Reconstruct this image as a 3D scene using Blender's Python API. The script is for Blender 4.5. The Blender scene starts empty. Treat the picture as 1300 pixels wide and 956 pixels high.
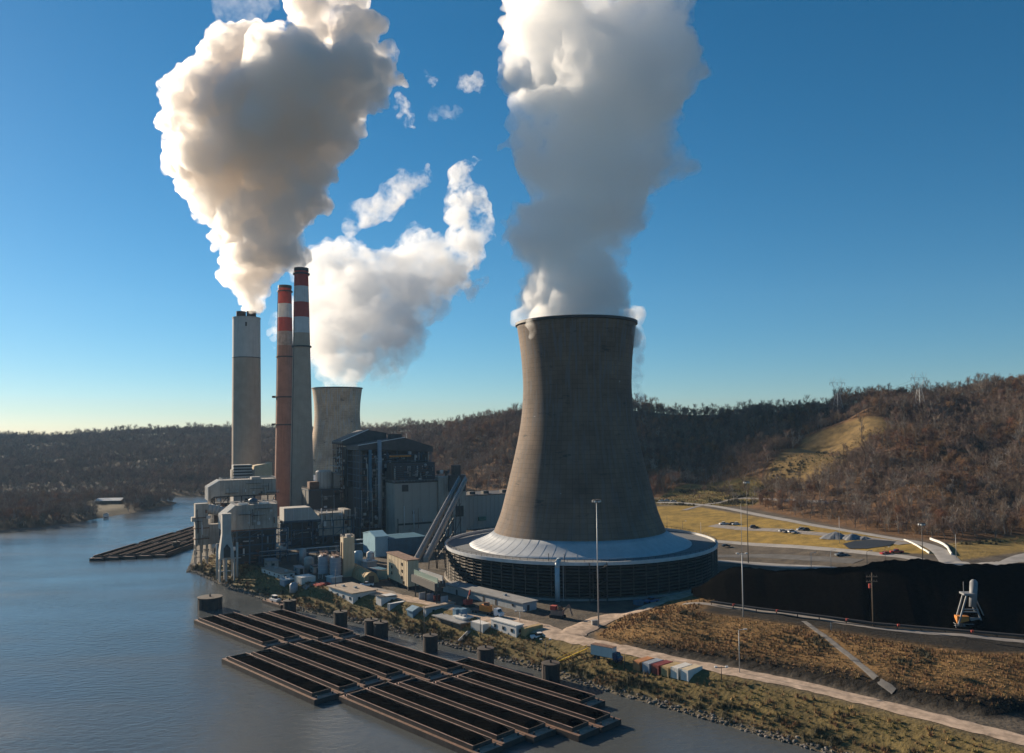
import bpy, bmesh, math, random
import numpy as np
from mathutils import Vector, Matrix
sc = bpy.context.scene
COL = sc.collection
# ------------------------------------------------------------------ camera, world, sun
W = bpy.data.worlds.new("World"); sc.world = W; W.use_nodes = True
wn = W.node_tree
sky = wn.nodes.new('ShaderNodeTexSky'); sky.sky_type = 'NISHITA'; sky.sun_disc = False
AZ, EL = math.radians(-48.5), math.radians(19)
sky.sun_elevation = EL; sky.sun_rotation = AZ
sky.air_density = 1.3; sky.dust_density = 0.9; sky.ozone_density = 5.0; sky.altitude = 3000
hsv = wn.nodes.new('ShaderNodeHueSaturation'); hsv.inputs['Saturation'].default_value = 1.22; hsv.inputs['Hue'].default_value = .488
wn.links.new(sky.outputs[0], hsv.inputs['Color']); wn.links.new(hsv.outputs[0], wn.nodes['Background'].inputs[0])
wn.nodes['Background'].inputs[1].default_value = 0.05
sl = bpy.data.lights.new('sun', 'SUN'); sl.energy = 5.0; sl.angle = math.radians(.5); sl.color = (1, .83, .62)
so = bpy.data.objects.new('sun', sl); COL.objects.link(so)
SUN = Vector((math.sin(AZ)*math.cos(EL), math.cos(AZ)*math.cos(EL), math.sin(EL)))
so.rotation_euler = SUN.to_track_quat('Z', 'Y').to_euler()
CH, FP = 65.0, 1012.0
cd = bpy.data.cameras.new('camera'); cam = bpy.data.objects.new('camera', cd); COL.objects.link(cam); sc.camera = cam
cd.sensor_width = 36; cd.lens = 36*FP/1300; cd.clip_start = 1; cd.clip_end = 20000
PITCH, ROLL = math.radians(2.0), math.radians(.7)
CY = 545-FP*math.tan(PITCH); cd.shift_y = (CY-478)/1300
cam.location = (0, 0, CH); cam.rotation_euler = (Matrix.Rotation(math.pi/2+PITCH, 3, 'X') @ Matrix.Rotation(-ROLL, 3, 'Z')).to_euler()
vs = sc.view_settings; vs.view_transform = 'Standard'; vs.look = 'None'; vs.exposure = 0.9; vs.gamma = 1
sc.cycles.max_bounces = 26; sc.cycles.volume_bounces = 24; sc.cycles.diffuse_bounces = 3; sc.cycles.glossy_bounces = 3
sc.cycles.transparent_max_bounces = 16; sc.cycles.use_denoising = True
sc.cycles.sample_clamp_indirect = 6
random.seed(11)
rng = np.random.default_rng(5)
cp_, sp_ = math.cos(PITCH), math.sin(PITCH)

# ------------------------------------------------------------------ geometry of the survey: view rays to ground points
def ray(px, py):
    u = (px-650)/FP; v = (CY-py)/FP
    x = u*math.cos(ROLL)+v*math.sin(ROLL); z = v*math.cos(ROLL)-u*math.sin(ROLL)
    y2 = cp_-z*sp_; z2 = sp_+z*cp_
    return x/y2, z2/y2                      # x and z per metre of y
def PD(px, py, D):
    a, b = ray(px, py); return Vector((a*D, D, CH+b*D))
def PZ(px, py, z=0.0):
    a, b = ray(px, py); D = (z-CH)/b; return Vector((a*D, D, z))

# ------------------------------------------------------------------ noise
perm = rng.permutation(256); perm = np.concatenate([perm, perm, perm])
grad = rng.normal(size=(256, 3)); grad /= np.linalg.norm(grad, axis=1)[:, None]
def perlin(p):
    i = np.floor(p).astype(int); f = p-i; u = f*f*f*(f*(f*6-15)+10); i &= 255
    r = 0
    for a in (0, 1):
        for b in (0, 1):
            for c in (0, 1):
                g = grad[perm[perm[perm[(i[:, 0]+a) & 255]+((i[:, 1]+b) & 255)]+((i[:, 2]+c) & 255)]]
                w = (u[:, 0] if a else 1-u[:, 0])*(u[:, 1] if b else 1-u[:, 1])*(u[:, 2] if c else 1-u[:, 2])
                r = r+w*(g*(f-np.array((a, b, c)))).sum(1)
    return r*1.4
def noise2(x, y, L, seed=0.0):
    x = np.asarray(x, float); y = np.asarray(y, float)
    return perlin(np.stack([x.ravel()/L+seed, y.ravel()/L-seed, np.full(x.size, seed*1.7)], 1)).reshape(x.shape)
def sm(t):
    t = np.clip(t, 0, 1); return t*t*(3-2*t)
def sdist(x, y, poly):
    """signed distance to a polygon, positive inside"""
    x = np.asarray(x, float); y = np.asarray(y, float)
    d = np.full(x.shape, 1e9); ins = np.zeros(x.shape, bool)
    n = len(poly)
    for k in range(n):
        ax, ay = poly[k][:2]; bx, by = poly[(k+1) % n][:2]
        ex, ey = bx-ax, by-ay
        t = np.clip(((x-ax)*ex+(y-ay)*ey)/(ex*ex+ey*ey+1e-9), 0, 1)
        d = np.minimum(d, np.hypot(x-ax-t*ex, y-ay-t*ey))
        if abs(ey) > 1e-9:
            c = ((ay > y) != (by > y)) & (x < ex*(y-ay)/ey+ax)
            ins ^= c
    return np.where(ins, d, -d)

# ------------------------------------------------------------------ scene-graph helpers
def thing(name, label, cat, loc=(0, 0, 0), rz=0.0, group=None):
    o = bpy.data.objects.new(name, None); COL.objects.link(o); o.empty_display_size = 1
    o.location = loc; o.rotation_euler = (0, 0, rz); o['label'] = label; o['category'] = cat
    if group: o['group'] = group
    return o
def tag(o, label, cat, group=None):
    o['label'] = label; o['category'] = cat
    if group: o['group'] = group
    return o
def kids(o, table):
    return table.get(o.name, [])
def dup(root, loc, rz, label, group=None, scale=None):
    r = root.copy(); COL.objects.link(r); r.location = loc; r.rotation_euler = (0, 0, rz); r['label'] = label
    if group: r['group'] = group
    if scale: r.scale = scale
    for ch in list(root.children):
        c = ch.copy(); COL.objects.link(c); c.parent = r
        for g in list(ch.children):
            d = g.copy(); COL.objects.link(d); d.parent = c
    return r
class MB:
    def __init__(s): s.v = []; s.f = []
    def add(s, vs, fs):
        n = len(s.v); s.v += [tuple(v) for v in vs]; s.f += [tuple(i+n for i in f) for f in fs]; return s
    def box(s, x0, x1, y0, y1, z0, z1):
        return s.add([(x0, y0, z0), (x1, y0, z0), (x1, y1, z0), (x0, y1, z0), (x0, y0, z1), (x1, y0, z1), (x1, y1, z1), (x0, y1, z1)],
                     [(3, 2, 1, 0), (4, 5, 6, 7), (0, 1, 5, 4), (1, 2, 6, 5), (2, 3, 7, 6), (3, 0, 4, 7)])
    def bar(s, a, b, w, h=None):
        a, b = Vector(a), Vector(b); d = (b-a)
        if d.length < 1e-6: return s
        d.normalize(); up = Vector((0, 0, 1)) if abs(d.z) < .95 else Vector((1, 0, 0))
        x = d.cross(up).normalized()*w/2; y = x.cross(d).normalized()*(h or w)/2
        vs = [p+i*x+j*y for p in (a, b) for i, j in ((-1, -1), (1, -1), (1, 1), (-1, 1))]
        return s.add(vs, [(0, 1, 2, 3), (7, 6, 5, 4), (0, 4, 5, 1), (1, 5, 6, 2), (2, 6, 7, 3), (3, 7, 4, 0)])
    def tube(s, a, b, r0, r1=None, n=8, caps=True):
        a, b = Vector(a), Vector(b); d = (b-a).normalized(); up = Vector((0, 0, 1)) if abs(d.z) < .95 else Vector((1, 0, 0))
        x = d.cross(up).normalized(); y = x.cross(d); r1 = r0 if r1 is None else r1
        vs = [p+r*(math.cos(t*2*math.pi/n)*x+math.sin(t*2*math.pi/n)*y) for p, r in ((a, r0), (b, r1)) for t in range(n)]
        fs = [(i, (i+1) % n, n+(i+1) % n, n+i) for i in range(n)]
        if caps: fs += [tuple(range(n))[::-1], tuple(range(n, 2*n))]
        return s.add(vs, fs)
    def lathe(s, prof, n=48, closed=False, cx=0, cy=0):
        m = len(prof); vs = []
        for k in range(n):
            t = 2*math.pi*k/n
            vs += [(cx+r*math.cos(t), cy+r*math.sin(t), z) for r, z in prof]
        fs = []
        for k in range(n):
            k2 = (k+1) % n
            for j in range(m if closed else m-1):
                j2 = (j+1) % m
                fs.append((k*m+j, k2*m+j, k2*m+j2, k*m+j2))
        return s.add(vs, fs)
    def prism(s, poly, y0, y1):
        """polygon in x,z extruded along y"""
        n = len(poly)
        vs = [(x, y0, z) for x, z in poly]+[(x, y1, z) for x, z in poly]
        fs = [tuple(range(n)), tuple(range(2*n-1, n-1, -1))]+[(i, n+i, n+(i+1) % n, (i+1) % n) for i in range(n)]
        return s.add(vs, fs)
    def prismx(s, poly, x0, x1):
        """polygon in y,z extruded along x"""
        n = len(poly)
        vs = [(x0, y, z) for y, z in poly]+[(x1, y, z) for y, z in poly]
        fs = [tuple(range(n)), tuple(range(2*n-1, n-1, -1))]+[(i, n+i, n+(i+1) % n, (i+1) % n) for i in range(n)]
        return s.add(vs, fs)
    def build(s, name, mat, parent=None, smooth=False, fix=True):
        me = bpy.data.meshes.new(name); me.from_pydata(s.v, [], s.f)
        if fix:
            bm = bmesh.new(); bm.from_mesh(me); bmesh.ops.recalc_face_normals(bm, faces=bm.faces); bm.to_mesh(me); bm.free()
        if smooth: me.polygons.foreach_set('use_smooth', [True]*len(me.polygons))
        if mat: me.materials.append(mat)
        o = bpy.data.objects.new(name, me); COL.objects.link(o)
        if parent: o.parent = parent
        return o
_unit = {}
def piece(name, mat, parent, a, b, w, h=None):
    """one straight bar from a to b that shares a unit mesh with its likes"""
    key = (mat.name, name)
    if key not in _unit:
        m = MB().box(-.5, .5, -.5, .5, 0, 1); o = m.build(name, mat); _unit[key] = o.data; bpy.data.objects.remove(o)
    o = bpy.data.objects.new(name, _unit[key]); COL.objects.link(o); o.parent = parent
    a, b = Vector(a), Vector(b); d = b-a
    o.location = a; o.scale = (w, h or w, d.length); o.rotation_mode = 'QUATERNION'
    z = d.normalized(); up = Vector((0, 0, 1)) if abs(z.z) < .95 else Vector((0, 1, 0))
    x = up.cross(z).normalized(); y = z.cross(x)
    o.rotation_quaternion = Matrix((x, y, z)).transposed().to_quaternion()
    return o
def block(name, mat, parent, x0, x1, y0, y1, z0, z1):
    key = (mat.name, name, 'b')
    if key not in _unit:
        m = MB().box(0, 1, 0, 1, 0, 1); o = m.build(name, mat); _unit[key] = o.data; bpy.data.objects.remove(o)
    o = bpy.data.objects.new(name, _unit[key]); COL.objects.link(o); o.parent = parent
    o.location = (x0, y0, z0); o.scale = (x1-x0, y1-y0, z1-z0)
    return o

# ------------------------------------------------------------------ materials
def M(name, col, rough=.85, spec=.5, var=.25, scale=.4, streak=0.0, stain=(.05, .04, .03), metal=0.0, bump=0.0, lines=None, world=False, emit=None):
    m = bpy.data.materials.new(name); m.use_nodes = True; nt = m.node_tree; N = nt.nodes; Lk = nt.links
    b = N['Principled BSDF']; b.inputs['Specular IOR Level'].default_value = spec; b.inputs['Roughness'].default_value = rough; b.inputs['Metallic'].default_value = metal
    if world: src = N.new('ShaderNodeNewGeometry').outputs['Position']
    else: src = N.new('ShaderNodeTexCoord').outputs['Object']
    nz = N.new('ShaderNodeTexNoise'); nz.inputs['Scale'].default_value = scale; nz.inputs['Detail'].default_value = 6; nz.inputs['Roughness'].default_value = .65
    Lk.new(src, nz.inputs['Vector'])
    mx = N.new('ShaderNodeMix'); mx.data_type = 'RGBA'
    mx.inputs[6].default_value = (*[c*(1-var) for c in col], 1); mx.inputs[7].default_value = (*[min(1, c*(1+var)) for c in col], 1)
    rm = N.new('ShaderNodeMapRange'); rm.inputs[1].default_value = .3; rm.inputs[2].default_value = .7
    Lk.new(nz.outputs[0], rm.inputs[0]); Lk.new(rm.outputs[0], mx.inputs[0])
    out = mx.outputs[2]
    if streak:
        mp = N.new('ShaderNodeMapping'); mp.inputs['Scale'].default_value = (1, 1, .06); Lk.new(src, mp.inputs[0])
        n2 = N.new('ShaderNodeTexNoise'); n2.inputs['Scale'].default_value = .9; n2.inputs['Detail'].default_value = 5; Lk.new(mp.outputs[0], n2.inputs['Vector'])
        r2 = N.new('ShaderNodeMapRange'); r2.inputs[1].default_value = .5; r2.inputs[2].default_value = .75; r2.inputs[4].default_value = streak; Lk.new(n2.outputs[0], r2.inputs[0])
        m2 = N.new('ShaderNodeMix'); m2.data_type = 'RGBA'; m2.inputs[7].default_value = (*stain, 1)
        Lk.new(r2.outputs[0], m2.inputs[0]); Lk.new(out, m2.inputs[6]); out = m2.outputs[2]
    Lk.new(out, b.inputs['Base Color'])
    if bump:
        bp = N.new('ShaderNodeBump'); bp.inputs['Strength'].default_value = bump; bp.inputs['Distance'].default_value = .3
        n3 = N.new('ShaderNodeTexNoise'); n3.inputs['Scale'].default_value = scale*4; n3.inputs['Detail'].default_value = 6; Lk.new(src, n3.inputs['Vector'])
        Lk.new(n3.outputs[0], bp.inputs['Height']); Lk.new(bp.outputs[0], b.inputs['Normal'])
    if emit:
        b.inputs['Emission Color'].default_value = (*emit, 1); b.inputs['Emission Strength'].default_value = 1
    return m
def tint(m, amount=.25):
    """tone that differs from one object to the next"""
    nt = m.node_tree; b = nt.nodes['Principled BSDF']; src = b.inputs['Base Color'].links[0].from_socket
    oi = nt.nodes.new('ShaderNodeObjectInfo'); hs = nt.nodes.new('ShaderNodeHueSaturation')
    r = nt.nodes.new('ShaderNodeMapRange'); r.inputs[3].default_value = 1-amount; r.inputs[4].default_value = 1+amount
    r2 = nt.nodes.new('ShaderNodeMapRange'); r2.inputs[3].default_value = .485; r2.inputs[4].default_value = .515
    ml = nt.nodes.new('ShaderNodeMath'); ml.operation = 'MULTIPLY'; ml.inputs[1].default_value = 7.31
    fr = nt.nodes.new('ShaderNodeMath'); fr.operation = 'FRACT'
    nt.links.new(oi.outputs['Random'], r.inputs[0]); nt.links.new(oi.outputs['Random'], ml.inputs[0]); nt.links.new(ml.outputs[0], fr.inputs[0]); nt.links.new(fr.outputs[0], r2.inputs[0])
    nt.links.new(src, hs.inputs['Color']); nt.links.new(r.outputs[0], hs.inputs['Value']); nt.links.new(r2.outputs[0], hs.inputs['Hue'])
    nt.links.new(hs.outputs[0], b.inputs['Base Color'])
    return m
m_conc = M('concrete', (.30, .27, .24), var=.2, scale=.12, streak=.35, stain=(.13, .11, .09))
m_conc2 = M('pale_concrete', (.40, .38, .35), var=.15, scale=.2, streak=.3, stain=(.2, .17, .14))
m_gal = M('galvanised', (.36, .37, .38), rough=.55, var=.2, metal=.3)
m_pyl = M('pylon_steel', (.3, .3, .3), rough=.5, var=.15)
m_lsteel = M('light_steel', (.5, .5, .5), rough=.5, var=.15)
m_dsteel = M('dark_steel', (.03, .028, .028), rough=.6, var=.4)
m_bsteel = M('blue_steel', (.035, .075, .12), rough=.5, var=.3, streak=.3)
m_rust = M('rust', (.16, .085, .055), var=.4, scale=.7, streak=.4, stain=(.06, .03, .02))
m_rustpale = M('worn_rust', (.30, .19, .145), var=.35, scale=.5, streak=.2)
m_hull = M('barge_hull', (.045, .035, .03), var=.4, scale=.3, streak=.4, stain=(.12, .06, .035))
m_coal = M('coal', (.0045, .0043, .0042), rough=.95, spec=0, var=.6, scale=.9, bump=1.0)
m_red = M('red_paint', (.38, .055, .04), var=.15, scale=.3, streak=.2, stain=(.2, .05, .04))
m_white = M('white_paint', (.68, .67, .64), var=.08, scale=.4, streak=.2, stain=(.4, .35, .3))
m_cream = M('cream_panel', (.52, .42, .28), var=.1, scale=.5, streak=.3, stain=(.3, .2, .12))
m_clad = M('grey_cladding', (.34, .305, .265), rough=.65, var=.22, scale=.15, streak=.6, stain=(.10, .075, .055))
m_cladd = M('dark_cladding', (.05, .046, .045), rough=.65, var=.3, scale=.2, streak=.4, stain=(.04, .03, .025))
m_bluec = M('blue_cladding', (.035, .13, .2), rough=.55, var=.2, scale=.3, streak=.2)
m_bluep = M('pale_blue_cladding', (.22, .4, .5), rough=.5, var=.12, scale=.3)
m_roofg = M('grey_roof', (.25, .245, .24), rough=.7, var=.2, scale=.3)
m_roofw = M('white_roof', (.62, .6, .56), rough=.6, var=.1, scale=.4)
m_roofd = M('dark_roof', (.06, .055, .055), rough=.7, var=.3, scale=.3)
m_glass = M('window_glass', (.02, .025, .03), rough=.08, var=.2)
m_wood = M('weathered_wood', (.13, .09, .06), var=.3, scale=1)
m_tyre = M('tyre', (.02, .02, .02), var=.2)
m_yellow = M('yellow_paint', (.55, .36, .03), var=.2)
m_orange = M('orange_paint', (.55, .2, .04), var=.25)

# ------------------------------------------------------------------ terrain
WL = -7.0
right_bank = [PZ(*p, WL)[:2] for p in ((245, 726), (267, 737), (298, 750), (319, 757), (373, 774), (440, 788), (523, 808), (570, 821), (629, 837), (674, 849), (712, 862))]
right_bank += [(75, 170), (130, 100), (200, 20), (260, -120)]
far_right = [(-352, 915), (-294, 767), (-222, 560), (-178, 440), (-170, 416)]
left_bank = [(-700, -120), (-640, 200), (-520, 450), (-430, 545), tuple(PZ(0, 673, WL)[:2]), tuple(PZ(60, 669, WL)[:2]), tuple(PZ(110, 661, WL)[:2]), tuple(PZ(170, 651, WL)[:2]), tuple(PZ(222, 640, WL)[:2]), (-330, 790), (-352, 840), (-420, 870), (-560, 880)]
far_shore = [(-800, 900), (-600, 935), (-420, 925)]
RIVER = left_bank+far_shore+far_right+right_bank
def pxs(pts, z=0.0): return [tuple(PZ(a, b, z)[:2]) for a, b in pts]
EMB = pxs(((748, 806), (761, 814), (811, 825), (869, 834), (934, 846), (1018, 862), (1100, 880), (1250, 910)))+[(330, 140), (520, 200), (520, 330), (140, 330), (100, 305)]+pxs(((905, 752), (859, 763), (809, 773), (783, 783)))
T = np.array([  # view column, foot y, foot z, crest y, crest z
    (-600, 900, -3, 1700, 85), (-200, 900, -3, 1700, 65), (0, 900, -3, 1700, 44), (50, 900, -3, 1700, 41), (100, 900, -3, 1700, 44), (140, 900, -3, 1700, 51), (200, 940, -3, 1700, 55), (260, 940, -3, 1700, 60), (300, 950, -4, 1700, 58), (400, 930, 0, 1500, 56), (480, 900, 2, 1400, 58),
    (560, 800, 5, 1300, 65), (600, 770, 5, 1200, 71), (650, 740, 6, 1100, 80), (800, 680, 8, 1040, 89), (850, 640, 8, 970, 85), (880, 625, 8, 950, 83), (950, 562, 8, 900, 82), (1000, 508, 8, 870, 85), (1050, 466, 8, 830, 88),
    (1100, 430, 8, 800, 93), (1150, 406, 8, 790, 94), (1200, 392, 8, 780, 96), (1250, 393, 8, 770, 102), (1300, 396, 8, 760, 105), (1500, 400, 8, 740, 116), (2200, 380, 8, 680, 120)], float)
T[:, 4] += (650-np.clip(T[:, 0], -100, 1400))*math.tan(ROLL)*T[:, 3]/FP
def zones(x, y):
    yy = np.maximum(y, 40.0); q = 650+FP*x/yy
    F, zf, C, Hc = (np.interp(q, T[:, 0], T[:, k]) for k in (1, 2, 3, 4))
    return q, F, zf, C, Hc, (y-F)/(C-F)
PADS = []   # flat benches: (polygon, z, blend)
def Z(x, y):
    x = np.asarray(x, float); y = np.asarray(y, float)
    q, F, zf, C, Hc, t = zones(x, y)
    tc = np.clip(t, 0, 1)
    base = zf*sm((y-(F-190))/190)
    base = np.where(zf < 0, zf*sm((y-500)/100), base)
    hill = (Hc-zf)*(.55*tc+.45*sm(tc))
    gl = np.abs(noise2(x, y, 95, 3.1))*26-8+noise2(x, y, 38, 8.2)*5
    hill = hill+gl*sm(tc*3)*(1-.75*sm((t-.75)/.25))
    far = np.where(t > 1, -(y-C)*.03+noise2(x, y, 300, 5.5)*8, 0)
    h = base+np.where(t > 0, hill, 0)+far*sm((t-1)*2)
    h = h+noise2(x, y, 24, 1.3)*.12
    e = sdist(x, y, EMB)
    cut = (1.3+1.9*sm((x-30)/70))*sm((x-26)/14)
    h = h+np.where(e > 0, cut*sm(e/5)+(6-cut)*sm((e-3)/24)+noise2(x, y, 9, 2.2)*.35*sm(e/5), 0)
    d = -sdist(x, y, RIVER)
    side = x < -300
    bw = np.where(side, 22, 15)
    low = np.where(side & (t < .12), np.minimum(h, WL+3.5+d*.012)*(1-sm(t/.12))+h*sm(t/.12), h)
    h = np.where(d > 0, WL+(np.where(side, low, h)-WL)*sm(d/bw+.06), WL-.3-np.minimum(5, -d*.35))
    return h
def PT(px, py):
    """where the view ray meets the ground"""
    a, b = ray(px, py)
    D = np.concatenate([np.arange(120, 900, 1.0), np.arange(900, 2600, 3.0)])
    z = CH+b*D; g = Z(a*D, D); k = np.argmax(z <= g)
    d0, d1 = D[max(k-1, 0)], D[k]
    for _ in range(12):
        dm = (d0+d1)/2
        if CH+b*dm <= float(Z(np.array([a*dm]), np.array([dm]))[0]): d1 = dm
        else: d0 = dm
    return Vector((a*d1, d1, CH+b*d1))
def gz(x, y): return float(Z(np.array([x]), np.array([y]))[0])

GRASS1 = [tuple(PT(*p)[:2]) for p in ((826, 643), (880, 642), (960, 656), (1040, 669), (1130, 684), (1172, 691), (1188, 704), (1110, 701), (1000, 692), (900, 684), (845, 678))]
CLEAR = [tuple(PT(*p)[:2]) for p in ((965, 612), (985, 582), (1020, 557), (1070, 538), (1120, 530), (1132, 544), (1105, 560), (1085, 580), (1050, 606), (1015, 622))]
SCRUB = [tuple(PT(*p)[:2]) for p in ((815, 640), (850, 622), (900, 612), (960, 606), (985, 625), (960, 640), (900, 643))]
VERGE = [tuple(PT(*p)[:2]) for p in ((1205, 690), (1300, 680), (1420, 684), (1420, 700), (1300, 700), (1215, 712))]
LCLEAR = [tuple(PZ(*p, -3)[:2]) for p in ((100, 645), (108, 639), (160, 637), (162, 646), (125, 652))]
ROADL = [PT(*p) for p in ((835, 638), (870, 639), (915, 644), (960, 653), (1040, 668), (1130, 683), (1170, 690), (1192, 699), (1206, 712))]
UROAD = [PT(*p) for p in ((868, 648), (900, 640), (930, 634), (960, 633), (1000, 635), (1040, 637), (1062, 639), (1100, 640))]
def pathdist(x, y, pts):
    d = np.full(np.shape(x), 1e9)
    for a, b in zip(pts[:-1], pts[1:]):
        ex, ey = b[0]-a[0], b[1]-a[1]
        t = np.clip(((x-a[0])*ex+(y-a[1])*ey)/(ex*ex+ey*ey+1e-9), 0, 1)
        d = np.minimum(d, np.hypot(x-a[0]-t*ex, y-a[1]-t*ey))
    return d
def treemask(x, y):
    q, F, zf, C, Hc, t = zones(x, y)
    d = -sdist(x, y, RIVER)
    ok = ((t > .0) | ((x < -300) & (y > 300))) & (d > 4)
    ok &= sdist(x, y, CLEAR) < 0
    ok &= sdist(x, y, VERGE) < 1
    ok &= sdist(x, y, LCLEAR) < 0
    ok &= pathdist(x, y, ROADL) > 7
    ok &= pathdist(x, y, UROAD) > 5
    ok &= sdist(x, y, GRASS1) < -3
    sc_ = sdist(x, y, SCRUB) > 0
    ok &= ~(sc_ & (rng.random(np.shape(x)) < .8))
    return ok

def axis(a0, a1, step, lo, hi):
    c = list(np.arange(a0, a1+.1, step)); s = step
    while c[-1] < hi: s *= 1.09; c.append(c[-1]+s)
    s = step
    while c[0] > lo: s *= 1.09; c.insert(0, c[0]-s)
    return np.array(c)
xs = axis(-340, 340, 2.6, -3600, 3600); ys = axis(120, 720, 2.6, -300, 3400)
gx, gy = np.meshgrid(xs, ys); gzz = Z(gx, gy)
nx, ny = len(xs), len(ys)
me = bpy.data.meshes.new('ground')
idx = np.arange(nx*ny).reshape(ny, nx)
faces = np.stack([idx[:-1, :-1], idx[:-1, 1:], idx[1:, 1:], idx[1:, :-1]], -1).reshape(-1, 4)
me.vertices.add(nx*ny); me.vertices.foreach_set('co', np.stack([gx, gy, gzz], -1).ravel())
me.loops.add(faces.size); me.loops.foreach_set('vertex_index', faces.ravel())
me.polygons.add(len(faces)); me.polygons.foreach_set('loop_start', np.arange(0, faces.size, 4)); me.polygons.foreach_set('use_smooth', np.ones(len(faces), bool))
me.update(); me.validate()
# soil colour by what grows or lies there, with shade painted on some slopes
colr = np.zeros((ny, nx, 3)); colr[:] = (.105, .09, .075)
def lay(w, c):
    global colr
    w = np.clip(w, 0, 1)[..., None]; colr = colr*(1-w)+np.array(c)*w
q, F, zf, C, Hc, tt = zones(gx, gy)
rv = -sdist(gx, gy, RIVER)
lay(sm((tt+.04)/.05), (.135, .078, .042)); lay(sm((tt+.04)/.05)*((gx < -100) & (gy > 850)), (.06, .047, .038))  # far left hills painted darker, standing in for their backlit shade
lay(((gx < -300) & (gy > 150)).astype(float), (.07, .05, .034))
for poly, c in ((GRASS1, (.27, .185, .05)), (CLEAR, (.18, .125, .055)), (SCRUB, (.15, .12, .045)), (VERGE, (.24, .17, .06)), (LCLEAR, (.085, .07, .042))):
    lay(sm(sdist(gx, gy, poly)/4+.5), c)
ee = sdist(gx, gy, EMB)
lay(sm(ee/2)*(gy < 300), (.2, .12, .05))
lay(sm((ee+1.5)/2)*sm((7-ee)/3)*sm((gx-26)/14)*(gy < 262), (.018, .016, .014))  # near-black strip paints the shade of the cut face
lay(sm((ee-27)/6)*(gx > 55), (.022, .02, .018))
lay(sm((rv)/2)*sm((19-rv)/5)*(gx > -300)*(gy < 430)*(gy > 20), (.15, .115, .05))
lay(sm((3-rv)/2)*sm((rv+4)/2)*(gx > -300), (.10, .09, .075))
lay(((gx > 60) & (gx < 420) & (gy < 225) & (ee < -.5) & (tt < -.05)).astype(float)*.0, (.1, .08, .04))
ca = me.color_attributes.new('soil_shade', 'FLOAT_COLOR', 'POINT')
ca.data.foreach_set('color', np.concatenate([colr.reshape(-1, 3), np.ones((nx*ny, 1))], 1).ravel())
gm = bpy.data.materials.new('ground'); gm.use_nodes = True; nt = gm.node_tree; N = nt.nodes; b = N['Principled BSDF']; b.inputs['Roughness'].default_value = .95
b.inputs['Specular IOR Level'].default_value = .15
at = N.new('ShaderNodeVertexColor'); at.layer_name = 'soil_shade'
geo = N.new('ShaderNodeNewGeometry')
hs = N.new('ShaderNodeMix'); hs.data_type = 'RGBA'; hs.blend_type = 'MULTIPLY'; hs.inputs[0].default_value = 1
n1 = N.new('ShaderNodeTexNoise'); n1.inputs['Scale'].default_value = .12; n1.inputs['Detail'].default_value = 9; n1.inputs['Roughness'].default_value = .72
nt.links.new(geo.outputs['Position'], n1.inputs['Vector'])
cr = N.new('ShaderNodeValToRGB'); cr.color_ramp.elements[0].position = .3; cr.color_ramp.elements[0].color = (.42, .44, .48, 1); cr.color_ramp.elements[1].position = .7; cr.color_ramp.elements[1].color = (1.45, 1.38, 1.25, 1)
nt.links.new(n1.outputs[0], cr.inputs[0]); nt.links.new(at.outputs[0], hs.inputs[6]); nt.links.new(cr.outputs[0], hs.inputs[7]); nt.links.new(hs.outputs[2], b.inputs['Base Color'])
bp = N.new('ShaderNodeBump'); bp.inputs['Strength'].default_value = .7; bp.inputs['Distance'].default_value = .5
n2 = N.new('ShaderNodeTexNoise'); n2.inputs['Scale'].default_value = .9; n2.inputs['Detail'].default_value = 6; nt.links.new(geo.outputs['Position'], n2.inputs['Vector']); nt.links.new(n2.outputs[0], bp.inputs['Height']); nt.links.new(bp.outputs[0], b.inputs['Normal'])
me.materials.append(gm)
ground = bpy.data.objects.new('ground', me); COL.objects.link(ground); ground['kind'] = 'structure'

# ------------------------------------------------------------------ river
wm = bpy.data.materials.new('river_water'); wm.use_nodes = True; nt = wm.node_tree; N = nt.nodes; b = N['Principled BSDF']
b.inputs['Base Color'].default_value = (.08, .086, .086, 1); b.inputs['Roughness'].default_value = .17; b.inputs['IOR'].default_value = 1.33
geo = N.new('ShaderNodeNewGeometry'); mp = N.new('ShaderNodeMapping'); mp.inputs['Scale'].default_value = (.55, 1.0, 1); mp.inputs['Rotation'].default_value = (0, 0, .5)
nt.links.new(geo.outputs['Position'], mp.inputs[0])
h = None
n1 = N.new('ShaderNodeTexNoise'); n1.inputs['Scale'].default_value = .55; n1.inputs['Detail'].default_value = 5; n1.inputs['Roughness'].default_value = .6; nt.links.new(mp.outputs[0], n1.inputs['Vector'])
n2 = N.new('ShaderNodeTexNoise'); n2.inputs['Scale'].default_value = .035; n2.inputs['Detail'].default_value = 3; nt.links.new(mp.outputs[0], n2.inputs['Vector'])
mm = N.new('ShaderNodeMath'); mm.operation = 'MULTIPLY'; nt.links.new(n1.outputs[0], mm.inputs[0])
mr = N.new('ShaderNodeMapRange'); mr.inputs[1].default_value = .3; mr.inputs[2].default_value = .7; mr.inputs[3].default_value = .45; mr.inputs[4].default_value = 1; nt.links.new(n2.outputs[0], mr.inputs[0]); nt.links.new(mr.outputs[0], mm.inputs[1])
n4 = N.new('ShaderNodeTexNoise'); n4.inputs['Scale'].default_value = .012; n4.inputs['Detail'].default_value = 4; mp4 = N.new('ShaderNodeMapping'); mp4.inputs['Scale'].default_value = (.5, 2.2, 1); mp4.inputs['Rotation'].default_value = (0, 0, .7); nt.links.new(geo.outputs['Position'], mp4.inputs[0]); nt.links.new(mp4.outputs[0], n4.inputs['Vector'])
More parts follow.
